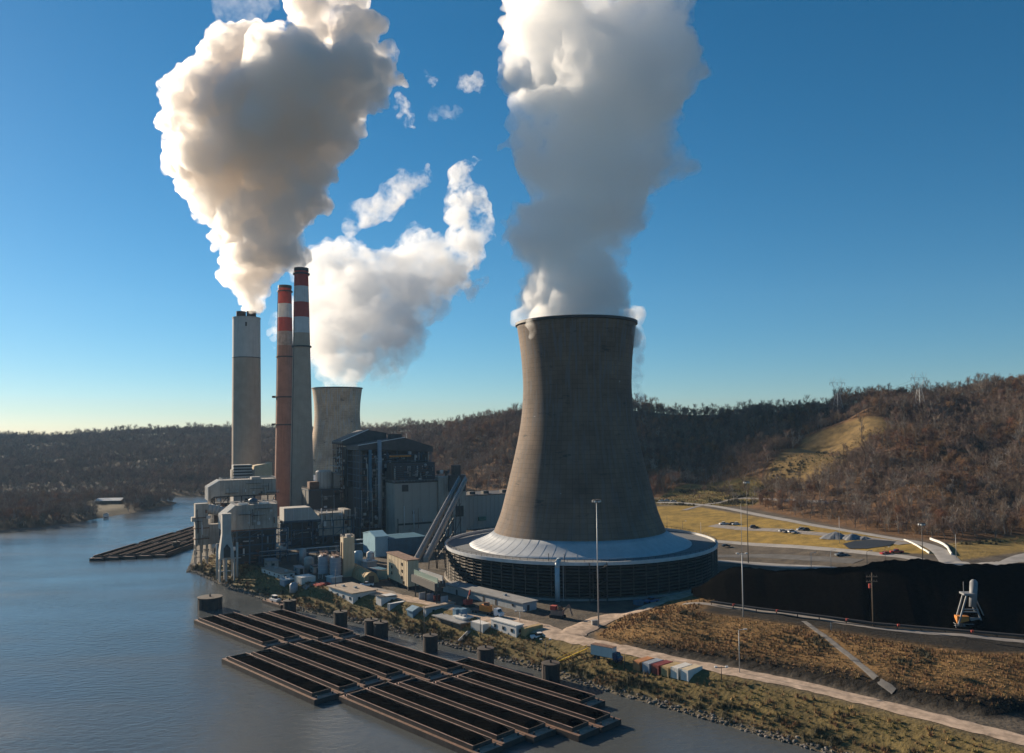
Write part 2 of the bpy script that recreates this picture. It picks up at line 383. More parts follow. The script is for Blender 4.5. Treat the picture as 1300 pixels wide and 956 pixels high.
mr4 = N.new('ShaderNodeMapRange'); mr4.inputs[1].default_value = .38; mr4.inputs[2].default_value = .62; mr4.inputs[3].default_value = .07; mr4.inputs[4].default_value = .26; nt.links.new(n4.outputs[0], mr4.inputs[0]); nt.links.new(mr4.outputs[0], b.inputs['Roughness'])
bp = N.new('ShaderNodeBump'); bp.inputs['Strength'].default_value = .5; bp.inputs['Distance'].default_value = .55; nt.links.new(mm.outputs[0], bp.inputs['Height']); nt.links.new(bp.outputs[0], b.inputs['Normal'])
w = MB().add([(-3600, -300, WL), (600, -300, WL), (600, 1000, WL), (-3600, 1000, WL)], [(0, 1, 2, 3)]).build('river', wm, fix=False); w['kind'] = 'structure'

def zgrid(x, y):
    i = np.clip(np.searchsorted(xs, x)-1, 0, nx-2); j = np.clip(np.searchsorted(ys, y)-1, 0, ny-2)
    u = (x-xs[i])/(xs[i+1]-xs[i]); v = (y-ys[j])/(ys[j+1]-ys[j])
    a, b_, c, d = gzz[j, i], gzz[j, i+1], gzz[j+1, i], gzz[j+1, i+1]
    return np.maximum(a*(1-u)*(1-v)+b_*u*(1-v)+c*(1-u)*v+d*u*v, np.where(v < u, a+(b_-a)*u+(d-b_)*v, a+(d-c)*u+(c-a)*v))
# ------------------------------------------------------------------ roads and tracks: strips laid just above the ground
def strip(name, pts, width, mat, off=.1, kind='structure', step=2.0, wob=.0):
    P = [Vector((p[0], p[1], 0)) for p in pts]; out = []
    for i in range(len(P)-1):                       # Catmull-Rom
        p0, p1, p2, p3 = P[max(i-1, 0)], P[i], P[i+1], P[min(i+2, len(P)-1)]
        n = max(2, int((p2-p1).length/step))
        for k in range(n):
            t = k/n
            out.append(.5*((2*p1)+(p2-p0)*t+(2*p0-5*p1+4*p2-p3)*t*t+(3*p1-p0-3*p2+p3)*t**3))
    out.append(P[-1]); n = len(out); wd = width if callable(width) else (lambda s: width)
    vs = []; m = 9
    for i, p in enumerate(out):
        d = (out[min(i+1, n-1)]-out[max(i-1, 0)]).normalized(); s = Vector((-d.y, d.x, 0))
        wv = wd(i/(n-1))
        e0, e1 = (random.uniform(-wob, wob) for _ in '..')
        for j in range(m):
            u = (j/(m-1)-.5)*wv; u += e0 if j == 0 else e1 if j == m-1 else 0
            vs.append((p.x+s.x*u, p.y+s.y*u, 0))
    A = np.array(vs); A[:, 2] = zgrid(A[:, 0], A[:, 1])
    A = A.reshape(n, m, 3)
    A[..., 2] += off; A[:, 0, 2] -= off*.6; A[:, -1, 2] -= off*.6
    fs = [(i*m+j, i*m+j+1, (i+1)*m+j+1, (i+1)*m+j) for i in range(n-1) for j in range(m-1)]
    o = MB().add(A.reshape(-1, 3).tolist(), fs).build(name, mat, smooth=True); 
    if kind: o['kind'] = kind
    return o
m_dirt = M('dirt_road', (.40, .30, .225), rough=.95, var=.45, scale=.35, world=True, bump=.15, spec=.2)
m_track = M('track', (.24, .215, .195), rough=.95, var=.25, scale=.3, world=True, bump=.15, spec=.2)
m_asph = M('asphalt', (.11, .105, .1), rough=.9, var=.25, scale=.25, world=True, spec=.25)
m_paved = M('worn_paving', (.30, .28, .26), rough=.9, var=.2, scale=.2, world=True, spec=.25)
strip('dirt_road', [PT(*p) for p in ((470, 752), (500, 757), (560, 768), (605, 779), (650, 790), (690, 799), (730, 811), (780, 822), (850, 837), (930, 853), (1010, 869), (1090, 888), (1200, 915), (1330, 948), (1480, 985))], lambda s: 7.5-1.8*s+4*math.exp(-((s-.33)/.07)**2), m_dirt, .28, wob=.5)
strip('ring_road', [PT(*p) for p in ((724, 806), (745, 795), (775, 784), (810, 775), (850, 762), (885, 753), (915, 742), (945, 728))], lambda s: 9.5-2.5*s, m_dirt, .33, wob=.4)
strip('yard_track', [PT(*p) for p in ((385, 747), (415, 740), (440, 745), (475, 748), (520, 762))], 5, m_track, .25, wob=.5)
strip('hill_road', ROADL+[PT(1225, 719), PT(1262, 716), PT(1310, 706), PT(1380, 700)], lambda s: 6+4*sm(np.array((s-.55)*5)), m_paved, .2)
strip('upper_road', UROAD, 4.5, m_track, .25)
LROAD = [PT(*p) for p in ((843, 679), (880, 685), (930, 689), (1000, 693.5), (1060, 698), (1110, 703), (1160, 709), (1206, 716))]
strip('plant_road', LROAD, 6.5, m_paved, .2)
strip('service_road', [PT(*p) for p in ((905, 712), (950, 715), (1000, 719), (1060, 723), (1110, 727))], 7, m_paved, .22)
strip('parking_lot', [PT(*p) for p in ((900, 706), (960, 706), (1030, 709), (1090, 713))], 9, m_asph, .18)
strip('car_park', [PT(*p) for p in ((905, 667), (940, 671), (985, 673), (1030, 677), (1075, 681), (1120, 686), (1150, 691))], 8, m_track, .2)
strip('pile_road', [PT(*p) for p in ((868, 767), (905, 768), (960, 776), (1040, 786), (1110, 797), (1200, 805), (1300, 814), (1420, 826))], 3.2, m_track, .2, wob=.3)
# concrete drain down the slope
m_drain = M('drain_concrete', (.16, .145, .13), var=.35, scale=.5, world=True)
dr = strip('drain_chute', [PT(*p) for p in ((1021, 789), (1040, 803), (1060, 818), (1085, 838), (1110, 858), (1135, 879))], 1.7, m_drain, .1, kind=None, wob=.15)
tag(dr, 'grey concrete drainage chute running down the brown brush slope below the coal pile', 'drain')
# near-black flat sheet laid over the ground
pp = [PT(*p) for p in ((1070, 691), (1085, 687), (1110, 685.5), (1138, 688), (1130, 693), (1100, 697), (1078, 697))]
zc = sum(p.z for p in pp)/len(pp)
area = MB().add([(p.x, p.y, p.z+.25) for p in pp], [tuple(range(len(pp)))]).build('black_area', M('near_black', (.018, .018, .017), rough=.6, var=.3, world=True)); area['kind'] = 'structure'

# ------------------------------------------------------------------ cooling towers
def shell_mat(name, col):
    m = bpy.data.materials.new(name); m.use_nodes = True; nt = m.node_tree; N = nt.nodes; Lk = nt.links; b = N['Principled BSDF']; b.inputs['Roughness'].default_value = .9
    tc = N.new('ShaderNodeTexCoord'); sx = N.new('ShaderNodeSeparateXYZ'); Lk.new(tc.outputs['Object'], sx.inputs[0])
    a = N.new('ShaderNodeMath'); a.operation = 'ARCTAN2'; Lk.new(sx.outputs[1], a.inputs[0]); Lk.new(sx.outputs[0], a.inputs[1])
    mu = N.new('ShaderNodeMath'); mu.operation = 'MULTIPLY'; mu.inputs[1].default_value = 30; Lk.new(a.outputs[0], mu.inputs[0])
    cb = N.new('ShaderNodeCombineXYZ'); Lk.new(mu.outputs[0], cb.inputs[0]); Lk.new(sx.outputs[2], cb.inputs[1])
    br = N.new('ShaderNodeTexBrick'); br.offset = 0; br.inputs['Scale'].default_value = 1; br.inputs['Brick Width'].default_value = 2.6; br.inputs['Row Height'].default_value = 2.0
    br.inputs['Mortar Size'].default_value = .09; br.inputs['Mortar Smooth'].default_value = .3
    br.inputs['Color1'].default_value = (*[c*.92 for c in col], 1); br.inputs['Color2'].default_value = (*[c*1.08 for c in col], 1); br.inputs['Mortar'].default_value = (*[c*.62 for c in col], 1)
    Lk.new(cb.outputs[0], br.inputs['Vector'])
    # long tonal bands and weather stains
    nz = N.new('ShaderNodeTexNoise'); nz.inputs['Scale'].default_value = .06; nz.inputs['Detail'].default_value = 8; nz.inputs['Roughness'].default_value = .6; Lk.new(tc.outputs['Object'], nz.inputs['Vector'])
    mp = N.new('ShaderNodeMapping'); mp.inputs['Scale'].default_value = (.9, .09, 1); Lk.new(cb.outputs[0], mp.inputs[0])
    n2 = N.new('ShaderNodeTexNoise'); n2.inputs['Scale'].default_value = .7; n2.inputs['Detail'].default_value = 6; Lk.new(mp.outputs[0], n2.inputs['Vector'])
    cr = N.new('ShaderNodeValToRGB'); cr.color_ramp.elements[0].position = .3; cr.color_ramp.elements[0].color = (.62, .6, .6, 1); cr.color_ramp.elements[1].position = .7; cr.color_ramp.elements[1].color = (1.3, 1.2, 1.08, 1); Lk.new(nz.outputs[0], cr.inputs[0])
    m1 = N.new('ShaderNodeMix'); m1.data_type = 'RGBA'; m1.blend_type = 'MULTIPLY'; m1.inputs[0].default_value = 1; Lk.new(br.outputs[0], m1.inputs[6]); Lk.new(cr.outputs[0], m1.inputs[7])
    r2 = N.new('ShaderNodeMapRange'); r2.inputs[1].default_value = .5; r2.inputs[2].default_value = .6; r2.inputs[4].default_value = .8; Lk.new(n2.outputs[0], r2.inputs[0])
    # blue-grey patch streaks, strongest in the band near the throat
    rz = N.new('ShaderNodeMapRange'); rz.inputs[1].default_value = 60; rz.inputs[2].default_value = 88; rz.inputs[3].default_value = .5; Lk.new(sx.outputs[2], rz.inputs[0])
    rm = N.new('ShaderNodeMath'); rm.operation = 'MULTIPLY'; Lk.new(r2.outputs[0], rm.inputs[0]); Lk.new(rz.outputs[0], rm.inputs[1])
    m2 = N.new('ShaderNodeMix'); m2.data_type = 'RGBA'; m2.inputs[7].default_value = (col[0]*.85, col[1]*1.05, col[2]*1.35, 1); Lk.new(rm.outputs[0], m2.inputs[0]); Lk.new(m1.outputs[2], m2.inputs[6])
    # dark spalled patches
    mp3 = N.new('ShaderNodeMapping'); mp3.inputs['Scale'].default_value = (.12, .45, 1); Lk.new(cb.outputs[0], mp3.inputs[0])
    n3 = N.new('ShaderNodeTexNoise'); n3.inputs['Scale'].default_value = .55; n3.inputs['Detail'].default_value = 7; n3.inputs['Roughness'].default_value = .7; Lk.new(mp3.outputs[0], n3.inputs['Vector'])
    r3 = N.new('ShaderNodeMapRange'); r3.inputs[1].default_value = .6; r3.inputs[2].default_value = .66; r3.inputs[4].default_value = .75; Lk.new(n3.outputs[0], r3.inputs[0])
    m3 = N.new('ShaderNodeMix'); m3.data_type = 'RGBA'; m3.inputs[7].default_value = (.04, .037, .036, 1); Lk.new(r3.outputs[0], m3.inputs[0]); Lk.new(m2.outputs[2], m3.inputs[6])
    # a few pale repairs and run marks on the lower half
    mp4 = N.new('ShaderNodeMapping'); mp4.inputs['Scale'].default_value = (.35, .8, 1); mp4.inputs['Location'].default_value = (31, 7, 0); Lk.new(cb.outputs[0], mp4.inputs[0])
    n4 = N.new('ShaderNodeTexNoise'); n4.inputs['Scale'].default_value = .5; n4.inputs['Detail'].default_value = 3; Lk.new(mp4.outputs[0], n4.inputs['Vector'])
    r4 = N.new('ShaderNodeMapRange'); r4.inputs[1].default_value = .72; r4.inputs[2].default_value = .75; r4.inputs[4].default_value = .7; Lk.new(n4.outputs[0], r4.inputs[0])
    m4 = N.new('ShaderNodeMix'); m4.data_type = 'RGBA'; m4.inputs[7].default_value = (.42, .42, .43, 1); Lk.new(r4.outputs[0], m4.inputs[0]); Lk.new(m3.outputs[2], m4.inputs[6])
    Lk.new(m4.outputs[2], b.inputs['Base Color'])
    bp = N.new('ShaderNodeBump'); bp.inputs['Strength'].default_value = .35; bp.inputs['Distance'].default_value = .2; bp.invert = True; Lk.new(br.outputs['Fac'], bp.inputs['Height']); Lk.new(bp.outputs[0], b.inputs['Normal'])
    return m
m_shell = shell_mat('weathered_shell', (.15, .113, .087))
m_shell2 = shell_mat('tan_shell', (.46, .35, .245))
m_skirt = M('skirt_membrane', (.42, .44, .46), rough=.6, var=.12, scale=.25, streak=.2, stain=(.3, .3, .3))
m_deck = M('tower_deck', (.13, .135, .14), var=.25, scale=.3)
m_louv = M('louvre', (.085, .07, .056), rough=.8, var=.5, scale=.4)
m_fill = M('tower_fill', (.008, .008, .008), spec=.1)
PROF = [(40.2, 15.5), (38.9, 18.5), (35.4, 27), (30.8, 45), (27.4, 59.5), (25.5, 70), (24.7, 80), (24.6, 86), (25.2, 97), (26.4, 107), (27.3, 113)]
m_pipe = M('riser_paint', (.34, .41, .45), rough=.5, var=.12)
def curve_prof(n=44):
    z = np.linspace(15.5, 113, n); zz = np.array([p[1] for p in PROF]); rr = np.array([p[0] for p in PROF])
    r = np.interp(z, zz, rr)
    for _ in range(3): r[1:-1] = (r[:-2]+2*r[1:-1]+r[2:])/4
    return list(zip(r, z))
m_skirt2 = M('skirt_seam', (.38, .4, .42), rough=.6, var=.2)
sk = [(49.8, 13.7), (47, 14.4), (43.5, 15.9), (40.5, 17.6), (38.7, 19.2)]
def cooling_tower(loc, label, mat, full=True):
    t = thing('cooling_tower', label, 'cooling tower', loc)
    pr = curve_prof()
    MB().lathe(pr+[(r-.7, z) for r, z in pr[::-1]], 128, closed=True).build('shell', mat, t, smooth=True)
    MB().lathe([(27.2, 111.9), (27.85, 112.1), (27.85, 113.2), (26.4, 113.2), (26.4, 112.2)], 128, closed=True).build('rim', m_dsteel, t)
    MB().lathe([(60.6, 13.2), (60.9, 13.2), (60.9, 14.5), (60.2, 14.5), (60.2, 13.6)], 128, closed=True).build('parapet', m_lsteel, t)
    MB().lathe([(60.2, 13.0), (60.2, 13.55), (46, 13.55), (46, 13.0)], 96, closed=True).build('deck', m_deck, t)
    MB().lathe([(49.8, 13.7), (47, 14.4), (43.5, 15.9), (40.5, 17.6), (38.7, 19.2), (38.2, 18.8), (40, 16.9), (43.2, 15.2), (46.8, 13.75), (49.8, 13.3)], 128, closed=True).build('skirt', m_skirt, t, smooth=True)
    for k in range(60):
        a = 2*math.pi*k/60; c_, s_ = math.cos(a), math.sin(a)
        m = MB()
        for (r0, z0), (r1, z1) in zip(sk[:-1], sk[1:]): m.bar((r0*c_, r0*s_, z0+.03), (r1*c_, r1*s_, z1+.03), .07, .06)
        m.build('skirt_seam', m_skirt2, t)
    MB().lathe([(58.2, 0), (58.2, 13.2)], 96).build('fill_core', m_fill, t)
    if not full: return t
    for k in range(10):
        z = .9+k*1.24
        MB().lathe([(60.35, z), (60.5, z+.06), (59.75, z+.5), (59.6, z+.44)], 144, closed=True).build('louver', m_louv, t)
    MB().lathe([(61.2, -.6), (61.2, .7), (58, .7), (58, -.6)], 96, closed=True).build('basin_wall', m_conc, t)
    for k in range(72):
        a = 2*math.pi*k/72; c, s = math.cos(a), math.sin(a)
        piece('post', m_louv, t, (60.45*c, 60.45*s, .2), (60.45*c, 60.45*s, 13.2), .3)
    for k in range(120):
        a = 2*math.pi*k/120; c, s = math.cos(a), math.sin(a)
        piece('rail_post', m_dsteel, t, (60.5*c, 60.5*s, 14.4), (60.5*c, 60.5*s, 15.5), .1)
    MB().lathe([(60.45, 15.45), (60.55, 15.45), (60.55, 15.55), (60.45, 15.55)], 120, closed=True).build('handrail', m_dsteel, t)
    # riser pipe
    rp = MB(); a = math.atan2(-59.2, -13.2); c, s = math.cos(a), math.sin(a)
    rp.tube((62.1*c, 62.1*s, -.4), (62.1*c, 62.1*s, 12.6), .95, n=14).tube((62.1*c, 62.1*s, 12.3), (60.9*c, 60.9*s, 14.6), .95, n=14).tube((60.9*c, 60.9*s, 14.5), (58*c, 58*s, 14.8), .95, n=14)
    rp.build('riser_pipe', m_pipe, t, smooth=True)
    for sd in (-.06, .04):
        c2, s2 = math.cos(a+sd), math.sin(a+sd)
        piece('valve_post', m_dsteel, t, (60*c2, 60*s2, 13.6), (60*c2, 60*s2, 17.5), .22)
    # second slim pipe and stair tower
    c, s = math.cos(a+.035), math.sin(a+.035)
    piece('slim_pipe', m_gal, t, (61.4*c, 61.4*s, 0), (61.4*c, 61.4*s, 13.4), .22)
    st = MB(); x0, x1, y0, y1 = -1.5, 5.0, -64.2, -61.3
    for x in (x0, x1):
        for y in (y0, y1): st.bar((x, y, -.3), (x, y, 14.6), .2)
    st.build('stair_frame', m_dsteel, t)
    for k in range(5):
        z = .1+k*2.7; a_, b_ = ((x0, x1) if k % 2 == 0 else (x1, x0))
        y = y0+.6 if k % 2 == 0 else y1-.6
        MB().bar((a_, y, z), (b_, y, z+2.7), 1.0, .16).build('stair_flight', m_dsteel, t)
        MB().box(min(b_, b_+(1 if b_ < 2 else -1)), max(b_, b_+(1 if b_ < 2 else -1)), y0, y1, z+2.62, z+2.72).build('landing', m_dsteel, t)
    return t
TC = Vector((29.8, 363.6, 0))
cooling_tower(TC, 'huge weathered grey cooling tower standing on a dark louvred ring in the plant yard', m_shell)
RC = Vector((-193.7, 883, 0))
cooling_tower(RC, 'distant tan cooling tower half hidden behind the striped chimneys and the boiler house', m_shell2, False)

# ------------------------------------------------------------------ chimneys
CUR = [650]
def zt(py, D, px=None): return PD(CUR[0] if px is None else px, py, D).z
def chim(name, label, px, D, bands, rtop, rbase, cat='chimney'):
    x = PD(px, 500, D).x; t = thing(name, label, cat, (x, D, 0))
    ztop = bands[0][0]
    R = lambda z: rbase+(rtop-rbase)*z/ztop
    for (z1, part, mat), z0 in zip(bands, [b[0] for b in bands[1:]]+[0]):
        n = max(2, int((z1-z0)/6)+1); zs = np.linspace(z0, z1, n)
        p = [(R(z), z) for z in zs]
        MB().lathe(p+[(R(z)-.6, z) for z in zs[::-1]], 40, closed=True).build(part, mat, t, smooth=False)
    return t, R
m_stack = M('stack_tan', (.38, .295, .225), var=.12, scale=.15, streak=.2, stain=(.2, .15, .12))
m_stack2 = M('stack_brown', (.3, .155, .11), var=.2, scale=.15, streak=.4, stain=(.12, .07, .05))
m_stackg = M('stack_grey', (.46, .445, .42), var=.08, scale=.2, streak=.15)
m_wband = M('white_band', (.52, .52, .52), var=.1, scale=.3, streak=.3, stain=(.3, .28, .27))
m_oldband = M('worn_band', (.36, .27, .22), var=.35, scale=.3, streak=.5, stain=(.2, .12, .09))
D3 = 560
Y3 = lambda py: zt(py, D3, 383)
t, R = chim('striped_chimney', 'taller chimney with red and white bands and a tan shaft, nearest to the cooling tower', 383, D3,
            [(Y3(342), 'top_band', m_red), (Y3(364), 'white_band', m_wband), (Y3(384), 'red_band', m_red), (Y3(403), 'white_band', m_wband), (Y3(423), 'shaft', m_stack)], 4.8, 8.6)
def ring(t, R, z, w=.9, h=.9, name='gallery', n=40):
    MB().lathe([(R(z)-.1, z), (R(z)+w, z), (R(z)+w, z+h), (R(z)-.1, z+h)], n, closed=True).build(name, m_dsteel, t)
MB().lathe([(4.2, Y3(342)-1.5), (5.1, Y3(342)-1.5), (5.0, Y3(342)+.8), (4.0, Y3(342)+.8)], 40, closed=True).build('cap', m_dsteel, t)
ring(t, R, Y3(349)); ring(t, R, Y3(441))
for k in range(10):
    a = k*.628; z = Y3(349); piece('rail_post', m_dsteel, t, (5.6*math.cos(a), 5.6*math.sin(a), z), (5.6*math.cos(a), 5.6*math.sin(a), z+2), .12)
piece('ladder', m_dsteel, t, (-6.1, -6.2, 8), (-3.4, -3.5, Y3(350)), .3)
D2 = 626; Y2 = lambda py: zt(py, D2, 362)
t, R = chim('striped_chimney', 'red and white banded chimney with a stained brown shaft, between the other two stacks', 362, D2,
            [(Y2(364), 'top_band', m_red), (Y2(386), 'white_band', m_wband), (Y2(403.5), 'red_band', m_red), (Y2(421), 'worn_band', m_oldband), (Y2(439), 'shaft', m_stack2)], 5.0, 8.6)
MB().lathe([(4.4, Y2(364)-1.5), (5.3, Y2(364)-1.5), (5.2, Y2(364)+.8), (4.2, Y2(364)+.8)], 40, closed=True).build('cap', m_dsteel, t)
for py in (371, 454, 505, 540): ring(t, R, Y2(py))
for py in (505, 540): MB().box(-R(Y2(py))-3, -R(Y2(py)), -2, 2, Y2(py), Y2(py)+1.6).build('work_platform', m_dsteel, t)
piece('ladder', m_dsteel, t, (-7.6, -3, 8), (-4.9, -2, Y2(372)), .4)
DS = 588; YS = lambda py: zt(py, DS, 313)
t, R = chim('grey_stack', 'broad plain stack with a pale grey upper part and two dark smoking flues', 313, DS,
            [(YS(404), 'upper_shaft', m_stackg), (YS(455), 'lower_shaft', m_stack)], 9.85, 10.45)
for sx in (-4.0, 3.6):
    MB().lathe([(3.4, YS(404)-.5), (3.4, YS(395.5)), (3.0, YS(395.5)), (3.0, YS(404)-.5)], 24, closed=True, cx=sx).build('flue', M('flue_steel', (.05, .035, .03), var=.3), t, smooth=False)
MB().lathe([(9.7, YS(404)-.6), (10.05, YS(404)-.6), (10.05, YS(404)+.3), (.5, YS(404)+.3)], 40).build('roof_slab', m_conc2, t)
MB().box(2.5, 3.4, -10.1, -9.2, YS(416), YS(411)).build('hatch', m_dsteel, t)
ring(t, R, YS(455), .12, .5, 'joint_ring')

# ------------------------------------------------------------------ steam and smoke: closed hulls filled with droplets
def hull(name, balls, vox, amps, mat, label, seed=7.3):
    bm = bmesh.new()
    for c, r in balls:
        m = bmesh.ops.create_icosphere(bm, subdivisions=3, radius=r)
        bmesh.ops.translate(bm, verts=m['verts'], vec=Vector(c))
    me = bpy.data.meshes.new(name); bm.to_mesh(me); bm.free()
    o = bpy.data.objects.new(name, me); COL.objects.link(o)
    md = o.modifiers.new('r', 'REMESH'); md.mode = 'VOXEL'; md.voxel_size = vox
    s = o.modifiers.new('s', 'SMOOTH'); s.iterations = 4; s.factor = .5
    m2 = bpy.data.meshes.new_from_object(o.evaluated_get(bpy.context.evaluated_depsgraph_get())); o.modifiers.clear(); o.data = m2
    for A, Ls in amps:
        n = len(m2.vertices); co = np.empty(n*3); m2.vertices.foreach_get('co', co); co = co.reshape(-1, 3)
        no = np.empty(n*3); m2.vertices.foreach_get('normal', no); no = no.reshape(-1, 3)
        qv = co/Ls+seed
        dd = np.abs(perlin(qv))*1.6+np.abs(perlin(qv*2.1+3.3))*.7-.55
        m2.vertices.foreach_set('co', (co+no*(A*dd)[:, None]).ravel()); m2.update()
    md = o.modifiers.new('r', 'REMESH'); md.mode = 'VOXEL'; md.voxel_size = vox*.8
    m3 = bpy.data.meshes.new_from_object(o.evaluated_get(bpy.context.evaluated_depsgraph_get())); o.modifiers.clear(); o.data = m3
    m3.materials.clear(); m3.materials.append(mat)
    return tag(o, label, 'steam' if 'steam' in name else 'smoke')
def puffs(rows, D, n, fr, spread=.18, depth=1.0, edge=.45, dstep=.28):
    out = []
    for k in range(len(rows)-1):
        (y0, a0, b0), (y1, a1, b1) = rows[k], rows[k+1]
        m = max(1, int(abs(y0-y1)/((b0-a0)*dstep)))
        for j in range(m):
            t = j/m; y = y0+(y1-y0)*t; a = a0+(a1-a0)*t; b = b0+(b1-b0)*t
            R = (b-a)/2*D/FP; cx = (a+b)/2
            for q in range(n):
                th = random.random()*6.28; rr = R*random.uniform(fr, fr+spread); off = R-rr
                c = PD(cx+math.cos(th)*off*FP/D, y+random.uniform(-3, 3), D+math.sin(th)*off*depth); out.append((c, rr))
            for e in (a, b):
                rr = R*edge*random.uniform(.75, 1.1); s = 1 if e == a else -1
                out.append((PD(e+s*rr*FP/D, y, D+random.uniform(-.35, .35)*R*depth), rr))
    return out
def vmat(name, dens, g, col, lo=.42, hi=.6, scale=.06, floor=0.0, rough=.6, detail=4, fine=.45):
    m = bpy.data.materials.new(name); m.use_nodes = True; nt = m.node_tree; nt.nodes.clear(); N = nt.nodes
    out = N.new('ShaderNodeOutputMaterial'); v = N.new('ShaderNodeVolumePrincipled')
    v.inputs['Color'].default_value = (*col, 1); v.inputs['Density'].default_value = dens; v.inputs['Anisotropy'].default_value = g
    nt.links.new(v.outputs[0], out.inputs['Volume'])
    if scale:
        geo = N.new('ShaderNodeNewGeometry'); nz = N.new('ShaderNodeTexNoise'); nz.inputs['Scale'].default_value = scale; nz.inputs['Detail'].default_value = detail; nz.inputs['Roughness'].default_value = rough
        nz.inputs['Distortion'].default_value = .4
        n2 = N.new('ShaderNodeTexNoise'); n2.inputs['Scale'].default_value = scale*4.3; n2.inputs['Detail'].default_value = 5; n2.inputs['Roughness'].default_value = .7; nt.links.new(geo.outputs['Position'], n2.inputs['Vector'])
        ad = N.new('ShaderNodeMath'); ad.operation = 'MULTIPLY_ADD'; ad.inputs[1].default_value = fine; nt.links.new(n2.outputs[0], ad.inputs[0])
        sb = N.new('ShaderNodeMath'); sb.operation = 'SUBTRACT'; sb.inputs[1].default_value = fine*.5; nt.links.new(nz.outputs[0], sb.inputs[0]); nt.links.new(sb.outputs[0], ad.inputs[2])
        mr = N.new('ShaderNodeMapRange'); mr.inputs[1].default_value = lo; mr.inputs[2].default_value = hi; mr.inputs[3].default_value = dens*floor; mr.inputs[4].default_value = dens
        nt.links.new(geo.outputs['Position'], nz.inputs['Vector']); nt.links.new(ad.outputs[0], mr.inputs[0]); nt.links.new(mr.outputs[0], v.inputs['Density'])
    return m
def line_balls(pts, D, n):
    """balls along (px, py, radius px) with some scatter"""
    out = []
    for (x0, y0, r0), (x1, y1, r1) in zip(pts[:-1], pts[1:]):
        for k in range(n):
            t = (k+random.random()*.6)/n; r = (r0+(r1-r0)*t)*random.uniform(.6, 1.05)
            j = r*.5
            out.append((PD(x0+(x1-x0)*t+random.uniform(-j, j), y0+(y1-y0)*t+random.uniform(-j, j), D+random.uniform(-1, 1)*r*D/FP*.6), r*D/FP))
    return out
# front tower
B = [((TC.x+16*math.cos(a), TC.y+16*math.sin(a), 109.0), 8.6) for a in np.arange(0, 6.28, .35)]+[((TC.x, TC.y, 106), 17)]
B += [((TC.x+18*math.cos(a), TC.y+18*math.sin(a), 118.5), 9.2) for a in np.arange(0, 6.28, .35)]
R1 = [(392, 649, 801), (370, 648, 803), (335, 656, 806), (312, 646, 808), (290, 644, 815), (270, 660, 828), (235, 662, 846), (205, 650, 862), (150, 640, 866), (100, 642, 876), (50, 636, 888), (0, 640, 884), (-60, 620, 900)]
B += puffs(R1, 363, 6, .3, .3)
B += [(PD(642, 300, 355), 5.5), (PD(637, 308, 352), 4), (PD(866, 205, 363), 8), (PD(874, 214, 368), 6), (PD(640, 285, 358), 5), (PD(636, 185, 360), 5)]
steam_mat = vmat('tower_steam', .2, .6, (.998, .994, .988), .37, .6, .045, .0, .62, 6, .4)
hull('steam_plume', B, 1.3, [(11, 32), (5, 13), (2.4, 5.5), (1, 2.6)], steam_mat, 'tall grey and white column of steam rising from the near cooling tower')
# grey stack smoke
B = [((PD(302+k*13, 394.5, DS).x+0, DS, zt(396, DS, 313)+1.5), 3.2) for k in (.46, 1.45)]
R2 = [(393, 299, 329), (370, 290, 345), (340, 278, 362), (310, 268, 391), (275, 258, 405), (250, 236, 420), (200, 208, 430), (170, 210, 450), (130, 222, 470), (100, 236, 500), (75, 252, 504)]
B += puffs(R2, DS, 8, .22, .35, edge=.4)
B += puffs([(80, 243, 325), (55, 254, 310), (46, 262, 306)], DS, 6, .3, .25)+puffs([(85, 372, 508), (40, 372, 482), (0, 372, 462), (-40, 366, 466)], DS, 8, .25, .3)
B += [(PD(503, 100, DS), 9), (PD(268, 315, DS-10), 5), (PD(300, 50, DS), 8)]
smoke_mat = vmat('stack_smoke', .24, .5, (.985, .965, .945), .34, .58, .05, .0, .62, 6, .42)
for k in range(11):
    u = k/10; py = 394-54*u; hw = 13+31*u
    for s in (-1, 0, 1): B.append((PD(314+5*u+s*hw*.5, py, DS+random.uniform(-.3, .3)*hw*.5), hw*(.62 if s == 0 else .46)*DS/FP))
hull('smoke_plume', B, 1.4, [(13, 44), (7, 19), (3, 8.5), (1.5, 3.6)], smoke_mat, 'billowing brownish white smoke cloud rising from the twin flues of the broad grey stack', 5.1)
# rear tower steam
B = [((RC.x+14*math.cos(a), RC.y+14*math.sin(a), 110), 9.5) for a in np.arange(0, 6.28, .45)]
R3 = [(485, 402, 456), (465, 396, 480), (440, 380, 520), (410, 362, 540), (380, 372, 560), (350, 378, 575), (335, 385, 560)]
B += puffs(R3, 890, 6, .35, .25, depth=.5)+puffs([(345, 378, 440), (325, 392, 428)], 890, 5, .45)+puffs([(350, 470, 590), (320, 500, 605), (300, 545, 608)], 890, 5, .4, depth=.5)
B += line_balls([(500, 480, 16), (515, 440, 20), (535, 420, 14), (560, 370, 16), (590, 330, 14)], 890, 5)
B += line_balls([(352, 440, 9), (350, 415, 10), (366, 400, 14)], 890, 4)
def set_back_for_shadow(balls):
    out = []
    for c, r in balls:      # upper puffs set back along view rays to move the cloud's shadow uphill
        c = Vector(c); k = 1+.34*min(1.5, max(0, (c.z-118)/85)); e = Vector((0, 0, CH)); out.append((e+(c-e)*k, r*k))
    return out
B = set_back_for_shadow(B)
steam_mat2 = vmat('drifting_steam', .032, .3, (.99, .99, .99), .38, .6, .024, .0, .62, 6)
hull('steam_cloud', B, 2.8, [(16, 50), (9, 20), (5, 9)], steam_mat2, 'wide bright white steam cloud spreading from the rear cooling tower behind the striped chimneys', 9.7)
fleck_mat = vmat('steam_fleck', .06, .3, (.99, .99, .99), .44, .6, .09, 0, .68, 6, .5)
